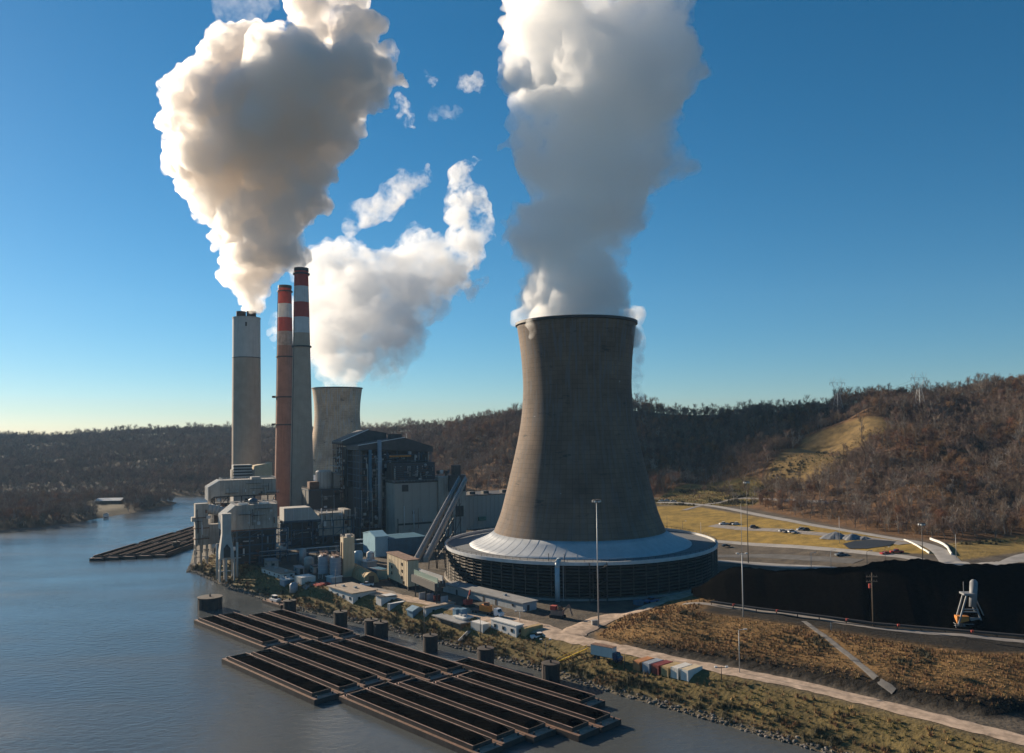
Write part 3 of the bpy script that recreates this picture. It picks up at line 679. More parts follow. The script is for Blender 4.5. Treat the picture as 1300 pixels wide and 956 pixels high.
wisp_mat = vmat('thin_steam', .06, .3, (.985, .985, .985), .44, .62, .028, 0, .65, 5)
B = line_balls([(560, 360, 18), (585, 338, 20), (598, 318, 18)], 890, 7)+line_balls([(595, 320, 20), (580, 280, 20), (590, 240, 17), (585, 212, 10), (612, 202, 7)], 890, 7)+line_balls([(600, 300, 16), (618, 270, 14), (605, 235, 10)], 890, 5)+line_balls([(580, 345, 10), (600, 372, 12), (615, 355, 7)], 890, 5)
hull('steam_wisp', set_back_for_shadow(B), 3.2, [(10, 40), (5, 16)], wisp_mat, 'ragged thin steam streamer rising right of the white cloud beside the big plume', 3.3)
B = line_balls([(440, 292, 10), (465, 270, 22), (500, 250, 24), (525, 228, 16), (546, 214, 7)], 860, 7)
hull('steam_wisp', B, 3.0, [(10, 40), (5, 16)], wisp_mat, 'detached ragged white cloud scrap floating above the steam of the rear tower', 6.6)
B = line_balls([(812, 502, 10), (806, 470, 9), (810, 430, 12), (804, 400, 12), (818, 396, 9)], 930, 6)
hull('steam_wisp', B, 2.6, [(7, 30), (4, 12)], wisp_mat, 'slim scrap of steam behind the right edge of the near cooling tower', 2.2)
B = line_balls([(586, 112, 6), (596, 104, 10), (608, 108, 8), (612, 118, 5)], 700, 6)
hull('steam_wisp', B, 1.4, [(8, 20), (4, 8), (2, 4)], fleck_mat, 'small white scrap of steam alone in the blue between the two big plumes', 1.2)
B = line_balls([(506, 128, 8), (514, 142, 10), (522, 156, 7), (512, 164, 4)], 700, 6)+line_balls([(540, 92, 5), (550, 100, 7), (548, 112, 4)], 700, 4)
hull('steam_wisp', B, 1.4, [(8, 20), (4, 8), (2, 4)], fleck_mat, 'torn steam flecks just right of the brownish smoke cloud', 4.4)
B = line_balls([(545, 150, 8), (570, 145, 9), (588, 138, 6)], 720, 5)
hull('steam_wisp', B, 1.6, [(8, 20), (4, 8)], vmat('faint_steam', .02, .3, (.99, .99, .99), .44, .62, .07, 0, .68, 6, .5), 'faint thin steam veil between the flecks and the tower plume', 2.9)
B = line_balls([(270, 20, 18), (300, 8, 24), (330, 14, 18), (345, -5, 14)], 760, 6)
hull('steam_wisp', B, 2.4, [(12, 30), (6, 12)], vmat('high_steam', .012, .3, (.99, .99, .99), .4, .62, .04, 0, .68, 6, .5), 'faint high veil of steam above the left part of the smoke cloud', 8.1)
# ------------------------------------------------------------------ the works: everything square to the river, at 28 degrees
YAW = math.radians(28)
E1 = Vector((math.cos(YAW), math.sin(YAW), 0)); E2 = Vector((-math.sin(YAW), math.cos(YAW), 0))
def solve(c, e, px):
    k = ray(px, 680)[0]
    return (k*c.y-c.x)/(e.x-k*e.y)
def plot(xc, py, x0, x1, ytop=None, D=None):
    """near corner on the ground, width along E1, length along E2, height"""
    CUR[0] = xc
    c = PT(xc, py) if D is None else Vector((PD(xc, 640, D).x, D, 0.0))
    H = zt(ytop, c.y, xc)-c.z if ytop is not None else None
    return c, solve(c, E1, x1), solve(c, E2, x0), H
def louvre_wall(name, mat, parent, x0, x1, y, z0, z1, n, t=.18):
    """vertical ribs standing proud of a wall that faces -y"""
    m = MB()
    for k in range(n+1):
        x = x0+(x1-x0)*k/n; m.box(x-.08, x+.08, y-t, y+.05, z0, z1)
    o = m.build(name, mat, parent); o['kind'] = 'stuff'; return o
def ribs_x(name, mat, parent, y0, y1, x, z0, z1, n, t=.18):
    m = MB()
    for k in range(n+1):
        y = y0+(y1-y0)*k/n; m.box(x-t, x+.05, y-.08, y+.08, z0, z1)
    o = m.build(name, mat, parent); o['kind'] = 'stuff'; return o
def steel(parent, xs, ys, zs, mat, w=.5, brace=.3, plates=None, seed=1, part=('steel_column', 'floor_beam', 'brace')):
    """open frame on the two faces that look at the river and the yard"""
    r = random.Random(seed)
    pts = [(x, ys[0]) for x in xs]+[(xs[0], y) for y in ys[1:]]
    for x, y in pts: piece(part[0], mat, parent, (x, y, zs[0]), (x, y, zs[-1]), w)
    for z in zs[1:]:
        piece(part[1], mat, parent, (xs[0], ys[0], z), (xs[-1], ys[0], z), w*.8)
        piece(part[1], mat, parent, (xs[0], ys[0], z), (xs[0], ys[-1], z), w*.8)
    for i in range(len(xs)-1):
        for j in range(len(zs)-1):
            if r.random() < brace: piece(part[2], mat, parent, (xs[i], ys[0], zs[j]), (xs[i+1], ys[0], zs[j+1]), w*.5)
def clutter(parent, x0, x1, y, z0, z1, n, mats, seed):
    """pipes, ducts and small vessels seen between the beams"""
    r = random.Random(seed)
    for k in range(n):
        x = r.uniform(x0, x1); z = r.uniform(z0, z1); m = r.choice(mats); kind = r.random(); yy = y+r.uniform(.4, 2.2)
        if kind < .35:
            h = r.uniform(2, 7); MB().tube((x, yy, z), (x, yy, min(z1, z+h)), r.uniform(.15, .45), n=8).build('pipe', m, parent, smooth=True)
        elif kind < .6:
            l = r.uniform(2, 6); MB().tube((x, yy, z), (min(x1, x+l), yy, z), r.uniform(.15, .4), n=8).build('pipe', m, parent, smooth=True)
        elif kind < .85:
            a, b = r.uniform(.6, 2), r.uniform(.6, 1.8); MB().box(x, min(x1, x+a), yy, yy+1, z, z+b).build('equipment_box', m, parent)
        else:
            q = r.uniform(.7, 1.3); MB().lathe([(.05, z), (q, z+.3), (q, z+2), (.05, z+2.4)], 12, cx=x, cy=yy).build('vessel', m, parent, smooth=True)
def handrail(parent, x0, x1, y0, y1, z, mat=m_gal):
    c = [(x0, y0), (x1, y0), (x1, y1), (x0, y1)]; m = MB()
    for (a, b), (c2, d) in zip(c, c[1:]+c[:1]):
        for h in (.55, 1.1): m.bar((a, b, z+h), (c2, d, z+h), .09)
        n = max(1, int(math.hypot(c2-a, d-b)/2))
        for k in range(n): m.bar((a+(c2-a)*k/n, b+(d-b)*k/n, z), (a+(c2-a)*k/n, b+(d-b)*k/n, z+1.1), .09)
    return m.build('handrail', mat, parent)
pale = [m_gal, m_conc2, m_lsteel]; mix = [m_gal, m_dsteel, m_rust, m_conc2, m_bsteel, m_lsteel]

# --- scrubber at the river's edge: hopper tower
c, Wd, L, H = plot(279, 0, 277, 297, 654, D=377); c.z = -3.4; H += 3.4
t = thing('hopper_tower', 'small pale tower with a square top and splayed hopper at the river bank tip', 'tower', c, YAW)
zs_, zh, zb = zt(679, c.y)+3.4, zt(704, c.y)+3.4, zt(709, c.y)+3.4
cx, cy = Wd/2, L/2; s = min(Wd, 9)/2
cx = s; 
MB().box(cx-2, cx+2, .5, 4.5, zs_, H).build('shaft', m_conc2, t)
MB().box(cx-2.2, cx+2.2, .3, 4.7, H, H+.4).build('shaft_cap', m_conc2, t)
hp = MB()
a = [(cx-2, .5), (cx+2, .5), (cx+2, 4.5), (cx-2, 4.5)]; b_ = [(cx-s, -.8), (cx+s, -.8), (cx+s, 6), (cx-s, 6)]
hp.add([(x, y, zs_) for x, y in a]+[(x, y, zh) for x, y in b_]+[(x, y, zb) for x, y in b_], [(0, 1, 5, 4), (1, 2, 6, 5), (2, 3, 7, 6), (3, 0, 4, 7), (4, 5, 9, 8), (5, 6, 10, 9), (6, 7, 11, 10), (7, 4, 8, 11), (8, 9, 10, 11)])
hp.build('hopper', m_conc2, t)
MB().prism([(cx-1.5, zb+.2), (cx-1.5, zb+4.5), (cx, zb+6.5), (cx+1.5, zb+4.5), (cx+1.5, zb+.2)], -1.0, -.1).build('arch_opening', m_dsteel, t)
for x in (cx-s, cx-s*.1, cx+s):
    for y in (-.5, 5.5): piece('leg', m_conc2, t, (x, y, -1.5), (x, y, zb), .7)
for z in (zb*.35, zb*.95): piece('tie_beam', m_conc2, t, (cx-s, -.5, z), (cx+s, -.5, z), .4); piece('tie_beam', m_conc2, t, (cx-s, -.5, z), (cx-s, 5.5, z), .4)
for x in (cx-s-1.2, cx+s+1.4): MB().tube((x, -.3, 0), (x, -.3, zb+7), .55, n=10).build('standpipe', m_conc2, t, smooth=True)

# --- reactor block behind it
c, Wd, L, H = plot(298, 0, 286, 352, 652, D=392)
t = thing('reactor_block', 'weathered grey duct block with a slanted ribbed shoulder, just behind the hopper tower', 'plant block', c, YAW)
zt0, zt1, zt2 = zt(642, 392), zt(655, 392), zt(673, 392)
body = [(-5.5, zt2), (-5.5, zt1), (0.5, zt0), (Wd, zt0), (Wd, zt2)]
MB().prism(body, 0, 13).build('duct_body', m_clad, t)
for k in range(6):
    y = .2+k*2.5; MB().prism([(-5.8, zt1-7), (-5.8, zt1+.15), (.4, zt0+.35), (.4, zt0), (-5.4, zt1-.2), (-5.4, zt1-7)], y, y+.7).build('shoulder_rib', m_white, t)
louvre_wall('wall_rib', m_clad, t, 1, Wd, 0, zt2, zt0, 14, .3)
MB().box(-5.6, Wd+.3, -.45, 13.2, zt2-.6, zt2-.05).build('girder', m_rust, t)
for k, x in enumerate((Wd*.22, Wd*.72)):
    MB().lathe([(2.4, zt0), (2.4, zt0+.8), (1.9, zt0+.8), (1.9, zt0)], 20, closed=True, cx=x, cy=4).build('hatch_ring', m_white, t)
MB().lathe([(.1, zt0), (2.2, zt0), (2.2, zt0+2.2), (.1, zt0+3)], 16, cx=Wd*.48, cy=6).build('blue_tank', m_bsteel, t, smooth=True)
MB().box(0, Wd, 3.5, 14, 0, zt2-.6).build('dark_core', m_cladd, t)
steel(t, [-5.2, 1, 7, 13, Wd-1, Wd+5], [-.2, 6, 12.5], [0, zt2*.3, zt2*.55, zt2*.78, zt2-.7], m_bsteel, .55, .35, seed=2)
clutter(t, -4, Wd+5, 0, .5, zt2-3, 34, mix, 3)
handrail(t, 0, Wd, 0, 13, zt0)
# --- left tower with elbow duct
c, Wd, L, H = plot(248, 0, 243.5, 261, 640, D=410)
t = thing('absorber_tower', 'tall weathered tower with a round elbow duct, at the river end of the plant', 'tower', (c.x, c.y, -1.5), YAW)
H = zt(640, 410)+1.5
MB().box(0, 6.2, 0, 6, 9, H).build('tower_body', m_clad, t)
for z in (H*.4, H*.58, H*.76): MB().box(-.5, 6.7, -.5, 6.5, z, z+.35).build('stiffener', m_rust, t)
MB().box(-1.6, 0, .5, 5, H*.7, H*.7+2.2).build('side_box', m_conc2, t)
for x in (.3, 3, 5.9):
    for y in (.3, 5.7): piece('leg', m_conc, t, (x, y, -1), (x, y, 9.1), .6)
for z in (3, 6.5): piece('tie_beam', m_conc, t, (.3, .3, z), (5.9, .3, z), .35); piece('tie_beam', m_conc, t, (.3, .3, z), (.3, 5.7, z), .35)
el = MB(); n = 9; pts = [(6.0+11*math.sin(u), 3, H-3.2-7*(1-math.cos(u))) for u in np.linspace(0, 1.45, n)]
for p, q_ in zip(pts[:-1], pts[1:]): el.tube(p, q_, 2.6, n=18)
el.build('elbow_duct', m_conc2, t, smooth=True)
MB().box(6.2, 16, 1.2, 5.5, 9, H-11).build('lower_duct', m_clad, t)
clutter(t, 0, 15, 0, 0, 9, 14, mix, 5)
# --- upper duct
c, Wd, L, H = plot(282, 0, 262, 350, 612, D=432)
t = thing('upper_duct', 'long grey flue duct with a chamfered ribbed end, high behind the reactor block', 'duct', c, YAW)
za, zb_, zc_ = zt(610, 432), zt(616, 432), zt(630, 432)
MB().prism([(-7, zc_-2), (-7, zb_-1), (-1, za), (Wd, za), (Wd, zc_), (-4, zc_)], 0, 12).build('duct_body', m_clad, t)
for k in range(5):
    y = .2+k*2.7; MB().prism([(-7.3, zc_-2), (-7.3, zb_-.8), (-1.1, za+.35), (-1, za), (-6.9, zb_-1.2), (-6.9, zc_-2)], y, y+.7).build('shoulder_rib', m_white, t)
louvre_wall('wall_rib', m_clad, t, 0, Wd, 0, zc_, za, 16, .3)
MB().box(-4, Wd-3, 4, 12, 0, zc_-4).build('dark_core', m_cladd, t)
steel(t, [-4, 3, 10, 17, 24, Wd], [0, 6, 12], [0, 8, 15, 22, zc_-.3], m_dsteel, .6, .4, seed=4)
clutter(t, -3, Wd, .3, 14, zc_-2, 40, mix, 6)
MB().box(Wd*.55, Wd*.72, 1, 6, za, za+1.2).build('roof_box', m_conc2, t)
handrail(t, 0, Wd, 0, 12, za)
# --- base of the grey stack
c, Wd, L, H = plot(312, 0, 292, 331, 590, D=545)
t = thing('stack_house', 'square louvred block wrapped round the foot of the broad grey stack', 'building', c, YAW)
z1, z0 = zt(590, 545), 0
MB().box(-8, Wd-4, 0, 14, 0, z1-3.5).build('walls', m_conc, t)
MB().box(-8, 4, -.5, 8, z1-12, z1).build('louvred_box', m_conc2, t)
for k in range(6): MB().box(-8.3, 4.3, -.8, -.45, z1-11.5+k*2, z1-10.6+k*2).build('louver', m_dsteel, t)
MB().prism([(Wd-4, z1-12), (Wd-4, z1-1), (Wd+8, z1+1), (Wd+8, z1-12)], 1, 12).build('inlet_duct', m_cream, t)
# --- long dark middle block under the tan chimney
c, Wd, L, H = plot(356, 0, 340, 446, 662, D=452)
t = thing('precipitator_block', 'dark hulking block of ducts, pipes and blue walkways below the tan striped chimney', 'plant block', c, YAW)
zA, zB, zC, zD = zt(646, 452), zt(662, 452), zt(686, 452), zt(700, 452)
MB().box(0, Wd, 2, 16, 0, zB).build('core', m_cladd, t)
MB().prism([(2, zB), (2, zA), (17, zA), (23, zB)], 0, 12).build('duct_hood', m_conc2, t)
MB().box(1.6, 23.2, -.3, 12, zB-.8, zB-.02).build('hood_beam', m_bsteel, t)
for k in range(4): MB().box(3+k*4.2, 3.25+k*4.2, -.2, .02, zB+.2, zA-.2).build('hood_rib', m_lsteel, t)
MB().box(22, 36, .5, 12, zt(684, 452), zt(655, 452)).build('casing', m_clad, t)
MB().box(37, Wd, 1.0, 14, zt(684, 452), zt(652, 452)).build('casing', m_clad, t)
louvre_wall('wall_rib', m_clad, t, 22, 36, .5, zt(684, 452), zt(655, 452), 8, .25)
louvre_wall('wall_rib', m_clad, t, 37, Wd, 1.0, zt(684, 452), zt(652, 452), 8, .25)
for x in (24.5, 29): 
    MB().box(x, x+1.4, -.5, .2, zt(672, 452), zt(664, 452)).build('vent_hood', m_lsteel, t)
steel(t, [0, 6, 12, 18, 24, 30, 36, 42, Wd], [-.6, 6, 12], [0, 4.5, 9, 13.5, zB-1.2], m_bsteel, .5, .25, seed=8)
clutter(t, 1, Wd, 0, 0, 12, 60, mix, 9)
handrail(t, 22, 36, .5, 12, zt(655, 452))
# --- upper middle: dark roof block and ribbed cylinders
c, Wd, L, H = plot(400, 0, 392, 452, 623, D=505)
t = thing('filter_house', 'dark flat block behind the tan chimney carrying pale ribbed vessels on its roof', 'building', c, YAW)
zA, zB = zt(622, 505), zt(598, 505)
MB().box(-4, Wd+4, 0, 18, 0, zA).build('walls', m_cladd, t)
MB().box(-4.3, Wd+4.3, -.3, 18.3, zA, zA+.5).build('roof', m_roofd, t)
steel(t, [-4, 4, 12, 20, Wd+3], [-.5, 8, 18], [0, 8, 16, zA-.2], m_bsteel, .45, .3, seed=12)
MB().lathe([(.1, zA), (5, zA), (5, zB-1), (4.2, zB), (.1, zB)], 28, cx=7, cy=6).build('ribbed_vessel', m_conc2, t)
ring_ = MB()
for k in range(14):
    a = k*math.pi/7; ring_.box(7+5*math.cos(a)-.15, 7+5*math.cos(a)+.15, 6+5*math.sin(a)-.15, 6+5*math.sin(a)+.15, zA, zB-1)
o = ring_.build('vessel_rib', m_conc, t); o['kind'] = 'stuff'
MB().prism([(12.5, zA), (12.5, zB-1.5), (18, zB-1.5), (23, zA+.5), (23, zA)], 1, 12).build('side_duct', m_conc, t)
MB().box(-3, 3, 2, 8, zA, zA+5).build('roof_box', m_rust, t)
handrail(t, -4, Wd+4, 0, 18, zA+.5, m_dsteel)
clutter(t, 0, Wd, -.9, 2, zA-3, 30, mix, 13)

# --- boiler house
c, Wd, L, H = plot(457, 0, 430, 548, 566, D=486)
t = thing('boiler_house', 'tall dark open steel boiler house with two pitched roofs, packed with pipes and walkways', 'boiler house', c, YAW)
zE, zP, zR = zt(566, 486), zt(557, 486), zt(569, 486)
Wd = solve(c, E1, 548)
L1 = L
# front bay
MB().prism([(-.8, zE-2.2), (-.8, zE), (Wd*.62, zP+.2), (Wd+1.2, zR), (Wd+1.2, zR-3.4), (Wd*.6, zE-3.5)], -.6, L1*.55).build('roof', m_roofd, t)
MB().prism([(-1.0, zE+.02), (-1.0, zE+.42), (Wd*.62, zP+.62), (Wd*.62, zP+.22)], -.9, .5).build('roof_edge', m_lsteel, t)
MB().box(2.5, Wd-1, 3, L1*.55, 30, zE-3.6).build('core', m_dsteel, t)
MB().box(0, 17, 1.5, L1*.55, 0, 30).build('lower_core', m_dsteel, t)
xs_ = [0, 6, 12, 17.5, 24, 31, 38, Wd]
zs2 = [30, 34, 38, 42, 46, 50, zE-2.5]
steel(t, xs_, [0, 6, 12, L1*.55], zs2, m_bsteel, .45, .25, seed=21)
steel(t, [0, 6, 12, 17.5], [0, 6, 12], [0, 6, 12, 18, 24, 30], m_bsteel, .5, .3, seed=22)
for z in (34, 38, 42, 46): MB().box(.2, Wd, .3, 3, z-.15, z).build('walkway', m_dsteel, t)
MB().box(19, 33, -.5, .1, 48.6, 49.6).build('crane_beam', m_orange, t)
clutter(t, .5, Wd-1, .1, 30, zE-5, 120, mix, 23)
clutter(t, .5, 16, .1, 2, 29, 50, mix, 24)
MB().box(5.5, 7.2, -1.2, .1, 22, zE-2.6).build('lift_shaft', m_bluec, t)
MB().tube((11.5, -3.2, 6), (11.5, -3.2, zE+3.4), 1.25, n=16).build('downcomer_duct', M('duct_grey', (.25, .27, .3), rough=.6, var=.1), t, smooth=True)
for z in (18, 32, 46): MB().lathe([(1.3, z), (1.5, z), (1.5, z+.4), (1.3, z+.4)], 16, closed=True, cx=11.5, cy=-3.2).build('duct_flange', m_gal, t)
for x in (16.2, 19.2): piece('standpipe', m_gal, t, (x, -1, 0), (x, -1, 40), .45)
# rear bay with its own roof, one step higher
y0r = L1*.55
zB2, zT2 = zt(560, 510), zt(548, 510)
MB().prism([(-3.5, zB2-1.6), (-3.5, zB2), (14, zT2+1), (26, zT2-1), (26, zT2-6), (8, zB2-4)], y0r+.1, y0r+24).build('rear_roof', m_roofd, t)
MB().prism([(-3.7, zB2), (-3.7, zB2+.45), (14, zT2+1.5), (14, zT2+1.1)], y0r-.2, y0r+1.2).build('rear_roof_edge', m_lsteel, t)
for k in range(7):
    z = 27+k*5.2
    piece('floor_beam', m_rust, t, (-3.2, y0r, z), (-3.2, y0r+22, z), .4); MB().box(-5.5 if k in (2, 3) else -4, -3, y0r, y0r+22, z-.1, z+.12).build('balcony', m_conc2, t)
for k in range(6): piece('steel_column', m_rust, t, (-3.2, y0r+k*4.4, 20), (-3.2, y0r+k*4.4, zB2-1), .45)
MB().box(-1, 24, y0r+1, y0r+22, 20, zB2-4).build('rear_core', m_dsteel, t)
r_ = random.Random(31)
for k in range(60):
    y = y0r+r_.uniform(0, 21); z = r_.uniform(26, zB2-6); m = r_.choice(mix+pale)
    if r_.random() < .5: MB().tube((-2.6, y, z), (-2.6, y, z+r_.uniform(1.5, 4)), r_.uniform(.2, .5), n=8).build('pipe', m, t, smooth=True)
    else: MB().box(-3.4, -1.5, y, y+r_.uniform(.7, 2), z, z+r_.uniform(.6, 1.6)).build('equipment_box', m, t)
piece('roof_mast', m_gal, t, (Wd*.68, 4, zE), (Wd*.68, 4, zE+7), .35)
MB().box(Wd*.45, Wd*.62, 5, 9, zE-.5, zP+2.5).build('roof_vent', m_cladd, t)
# --- concrete bunker wall in front of it
c, Wd, L, H = plot(501, 0, 497, 556, 614, D=476)
t = thing('bunker_building', 'big blank grey panel-clad block under the boiler house frame, left of the inclined conveyor', 'building', c, YAW)
MB().box(0, Wd, 0, 16, 0, H).build('walls', m_clad, t)
for k in range(5):
    for j in range(4):
        block('wall_panel', m_clad, t, .15+k*(Wd-.3)/5+.06, .15+(k+1)*(Wd-.3)/5-.06, -.22, 0, 6+j*(H-6.5)/4+.06, 6+(j+1)*(H-6.5)/4-.06)
MB().box(4.6, 8.6, -.35, 0, H-5, H-1).build('dark_opening', m_dsteel, t)
MB().box(-.2, Wd+.2, -.4, 16, H, H+.6).build('parapet', m_dsteel, t)
MB().box(2, Wd*.85, -.3, 0, 8.5, 9.6).build('slot', m_dsteel, t)
handrail(t, 0, Wd, 0, 16, H+.6)
louv = MB()
for k in range(9):
    z = H+1.5+k*1.25; 
    piece('floor_beam', m_bsteel, t, (0, 1, z), (Wd, 1, z), .28)
clutter(t, 1, Wd-1, 1.2, H+.6, H+10, 40, mix, 33)
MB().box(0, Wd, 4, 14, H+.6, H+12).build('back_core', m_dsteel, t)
# --- transfer annex at the conveyor head
c, Wd, L, H = plot(557, 0, 553, 592, 606, D=488)
t = thing('conveyor_head_house', 'grey head house where the two inclined conveyors enter the plant', 'building', c, YAW)
MB().box(0, Wd, 0, 12, 0, H).build('walls', m_clad, t)
MB().box(Wd*.35, Wd*.95, -2.2, 0, H-9, H+1).build('chute_house', m_cladd, t)
MB().box(Wd*.55, Wd*.8, -.6, 3.5, H+.02, H+7).build('head_box', m_cladd, t)
MB().box(Wd*.62, Wd*.9, -.3, 0, H*.32, H*.5).build('dark_opening', m_dsteel, t)
louvre_wall('wall_rib', m_clad, t, 0, Wd*.34, 0, 1, H, 6)
handrail(t, 0, Wd, 0, 12, H+.02)
clutter(t, 0, Wd*.5, 2, H, H+4, 16, mix, 35)
# --- turbine hall
c, Wd, L, H = plot(590, 0, 587, 740, 630, D=520)
t = thing('turbine_hall', 'long low blue grey hall with a flat dark roof running behind the near cooling tower', 'building', c, YAW)
H = zt(630, 520)
MB().box(0, 62, 0, 26, 0, H).build('walls', m_clad, t)
for k in range(20): block('wall_panel', m_clad, t, k*3.1+.08, (k+1)*3.1-.08, -.18, 0, 1.5, H-.6)
MB().box(-.3, 62.3, -.4, 26.3, H, H+.5).build('roof', m_roofd, t)
for x in (6, 16, 30): MB().box(x, x+4, 5, 9, H+.5, H+2.3).build('roof_fan', m_cladd, t)
MB().box(9.5, 14.5, -1.6, -.2, 5.5, 8).build('green_canopy', M('green_metal', (.05, .15, .12), var=.3), t)
# --- blue shed
c, Wd, L, H = plot(494, 706.5, 478, 541, 685)
t = thing('blue_shed', 'dark blue metal shed with a paler blue gabled end bay, below the boiler house', 'shed', c, YAW)
MB().box(0, Wd, 0, L*.9, 0, H).build('walls', m_bluec, t)
louvre_wall('wall_rib', m_bluec, t, 0, Wd, 0, 0, H, 22, .12)
MB().box(-.2, Wd+.2, -.2, L*.92, H, H+.3).build('roof', m_bluec, t)
pb = MB().prismx([(1.5, 0), (1.5, H+1.4), (L*.55, H+3.4), (L+1.5, H+1.4), (L+1.5, 0)], -7, -.02); pb.build('pale_bay', m_bluep, t)
MB().prismx([(1.2, H+1.42), (L*.55, H+3.45), (L+1.8, H+1.42), (L+1.8, H+1.75), (L*.55, H+3.8), (1.2, H+1.75)], -7.2, .2).build('pale_roof', m_bluep, t)
# --- inclined conveyors
A0 = PD(528, 712, 333); A1 = PD(583, 609, 478)
for k, lab in ((0, 'left of the two parallel inclined conveyor galleries climbing to the head house'), (1, 'right of the two parallel inclined conveyor galleries climbing to the head house')):
    a = A0+E1*(4.4*k); b_ = A1+E1*(4.2*k)
    t = thing('conveyor_gallery', lab, 'conveyor', a, 0, 'inclined coal conveyors')
    d = b_-a
    piece('gallery_tube', m_clad, t, (0, 0, 0), d, 2.0, 2.2)
    u = d.normalized()
    piece('roof_sheet', m_gal, t, Vector((0, 0, 1.3)), d+Vector((0, 0, 1.3)), .25, 2.2)
    for f in (.3, .52, .74):
        p = d*f; h = (a+p).z
        for s in (-1.8, 1.8): piece('trestle_leg', m_dsteel, t, (p.x+s, p.y+s*.5, -a.z), (p.x+s*.35, p.y, p.z-1.4), .4)
        for g in (.3, .6): piece('trestle_brace', m_dsteel, t, (p.x-1.7, p.y-.8, -a.z+h*g), (p.x+1.7, p.y+.8, -a.z+h*(g+.25)), .2)
# --- transfer tower
c, Wd, L, H = plot(518, 750, 491.5, 531, 712)
t = thing('transfer_tower', 'cream sheet-metal transfer tower with small dark windows standing on dark legs', 'tower', c, YAW)
zb0 = zt(745, c.y)
MB().box(0, Wd, 0, L, zb0, H).build('walls', m_cream, t)
MB().box(-.4, Wd+.4, -.4, L+.4, H, H+.35).build('roof', m_rust, t)
ribs_x('wall_rib', m_cream, t, 0, L, 0, zb0, H, 14, .1)
for fy, fz in ((.27, .72), (.27, .45), (.27, .2), (.76, .45), (.76, .2), (.2, .03)):
    y = L*(fy); z = zb0+(H-zb0)*fz
    w_ = MB().box(-.22, -.05, y-.6, y+.6, z, z+1.3).build('window', m_wood, t)
    MB().box(-.27, -.2, y-.48, y+.48, z+.12, z+1.18).build('pane', m_glass, w_)
for x in (.3, Wd-.3):
    for y in (.3, L/2, L-.3): piece('leg', m_dsteel, t, (x, y, -.2), (x, y, zb0+.1), .5)
MB().box(.8, Wd-.8, .8, L-.8, 0, zb0).build('under_core', m_dsteel, t)
# --- low belt gallery to the cooling tower ring
a = PD(526, 729, 316); b_ = PD(556, 741, 295)
t = thing('belt_gallery', 'low dark green roofed belt gallery leaving the cream transfer tower', 'conveyor', a)
d = b_-a
piece('gallery_box', m_cladd, t, (0, 0, -1.3), d+Vector((0, 0, -1.3)), 2.6, 2.8); piece('roof_sheet', M('green_roof', (.13, .2, .17), rough=.5, var=.2), t, (0, 0, .3), d+Vector((0, 0, .3)), .3, 3.2)
for f in (.05, .5, .95): piece('leg', m_dsteel, t, d*f+Vector((0, 0, -a.z-d.z*f)), d*f+Vector((0, 0, -2.4)), .4)
a = PD(532, 727, 322); b_ = PD(562, 737, 303)
t = thing('belt_gallery', 'second low belt gallery with a pale roof just behind the dark green one', 'conveyor', a)
d = b_-a
piece('gallery_box', m_cladd, t, (0, 0, -1.3), d+Vector((0, 0, -1.3)), 2.2, 2.4); piece('roof_sheet', m_gal, t, (0, 0, .3), d+Vector((0, 0, .3)), .3, 2.8)
for f in (.1, .5, .9): piece('leg', m_dsteel, t, d*f+Vector((0, 0, -a.z-d.z*f)), d*f+Vector((0, 0, -2.4)), .4)
# --- silos
def silo(px, py, ytop, r, lab, ybot):
    c = PT(px, py); H = zt(ytop, c.y)-c.z; zb0 = zt(ybot, c.y)-c.z
    t = thing('silo', lab, 'silo', c, YAW, 'round silos')
    MB().lathe([(.05, zb0-1.6), (r, zb0), (r, H), (r*.6, H+.7), (.05, H+.8)], 28).build('shell', M('silo_steel', (.27, .29, .33), rough=.55, var=.12, streak=.2), t)
    for z in np.linspace(zb0, H, 5): MB().lathe([(r, z), (r+.12, z), (r+.12, z+.2), (r, z+.2)], 28, closed=True).build('hoop', m_gal, t)
    for k in range(6): piece('leg', m_gal, t, (r*.9*math.cos(k*1.047), r*.9*math.sin(k*1.047), 0), (r*.9*math.cos(k*1.047), r*.9*math.sin(k*1.047), zb0+.3), .3)
    MB().box(-1, 1, -r, r, H+.5, H+1.2).build('top_walkway', m_rustpale, t)
    handrail(t, -1.2, 1.2, -r, r, H+1.2, m_rust)
silo(411, 734, 705, 2.45, 'short blue grey silo on legs, left of the pair beside the tall tan silo', 726)
silo(426, 735, 707, 2.5, 'short blue grey silo on legs, between its twin and the tall tan silo', 727)
c, Wd, L, H = plot(436, 733, 433, 450, 683)
t = thing('tall_silo', 'tall square tan silo with a small crown, beside the short grey silos', 'silo', c, YAW)
MB().box(0, Wd, 0, Wd*.9, 0, H).build('body', m_cream, t)
MB().box(Wd*.35, Wd*.75, 1, 3.2, H, H+1.3).build('crown', m_conc2, t)
handrail(t, 0, Wd, 0, Wd*.9, H, m_conc2)
MB().tube((-.5, 1, 1), (-.5, 1, H-2), .3, n=8).build('fill_pipe', m_rust, t, smooth=True)
c = PT(455, 722); t = thing('small_tank', 'small pale blue cylindrical tank right of the tall tan silo', 'tank', c)
MB().lathe([(.05, .8), (2.1, .8), (2.1, 7.5), (1.6, 8.4), (.05, 8.6)], 24).build('shell', m_bluep, t, smooth=True)
for k in range(4): piece('leg', m_gal, t, (1.6*math.cos(k*1.57), 1.6*math.sin(k*1.57), 0), (1.6*math.cos(k*1.57), 1.6*math.sin(k*1.57), 1.4), .25)
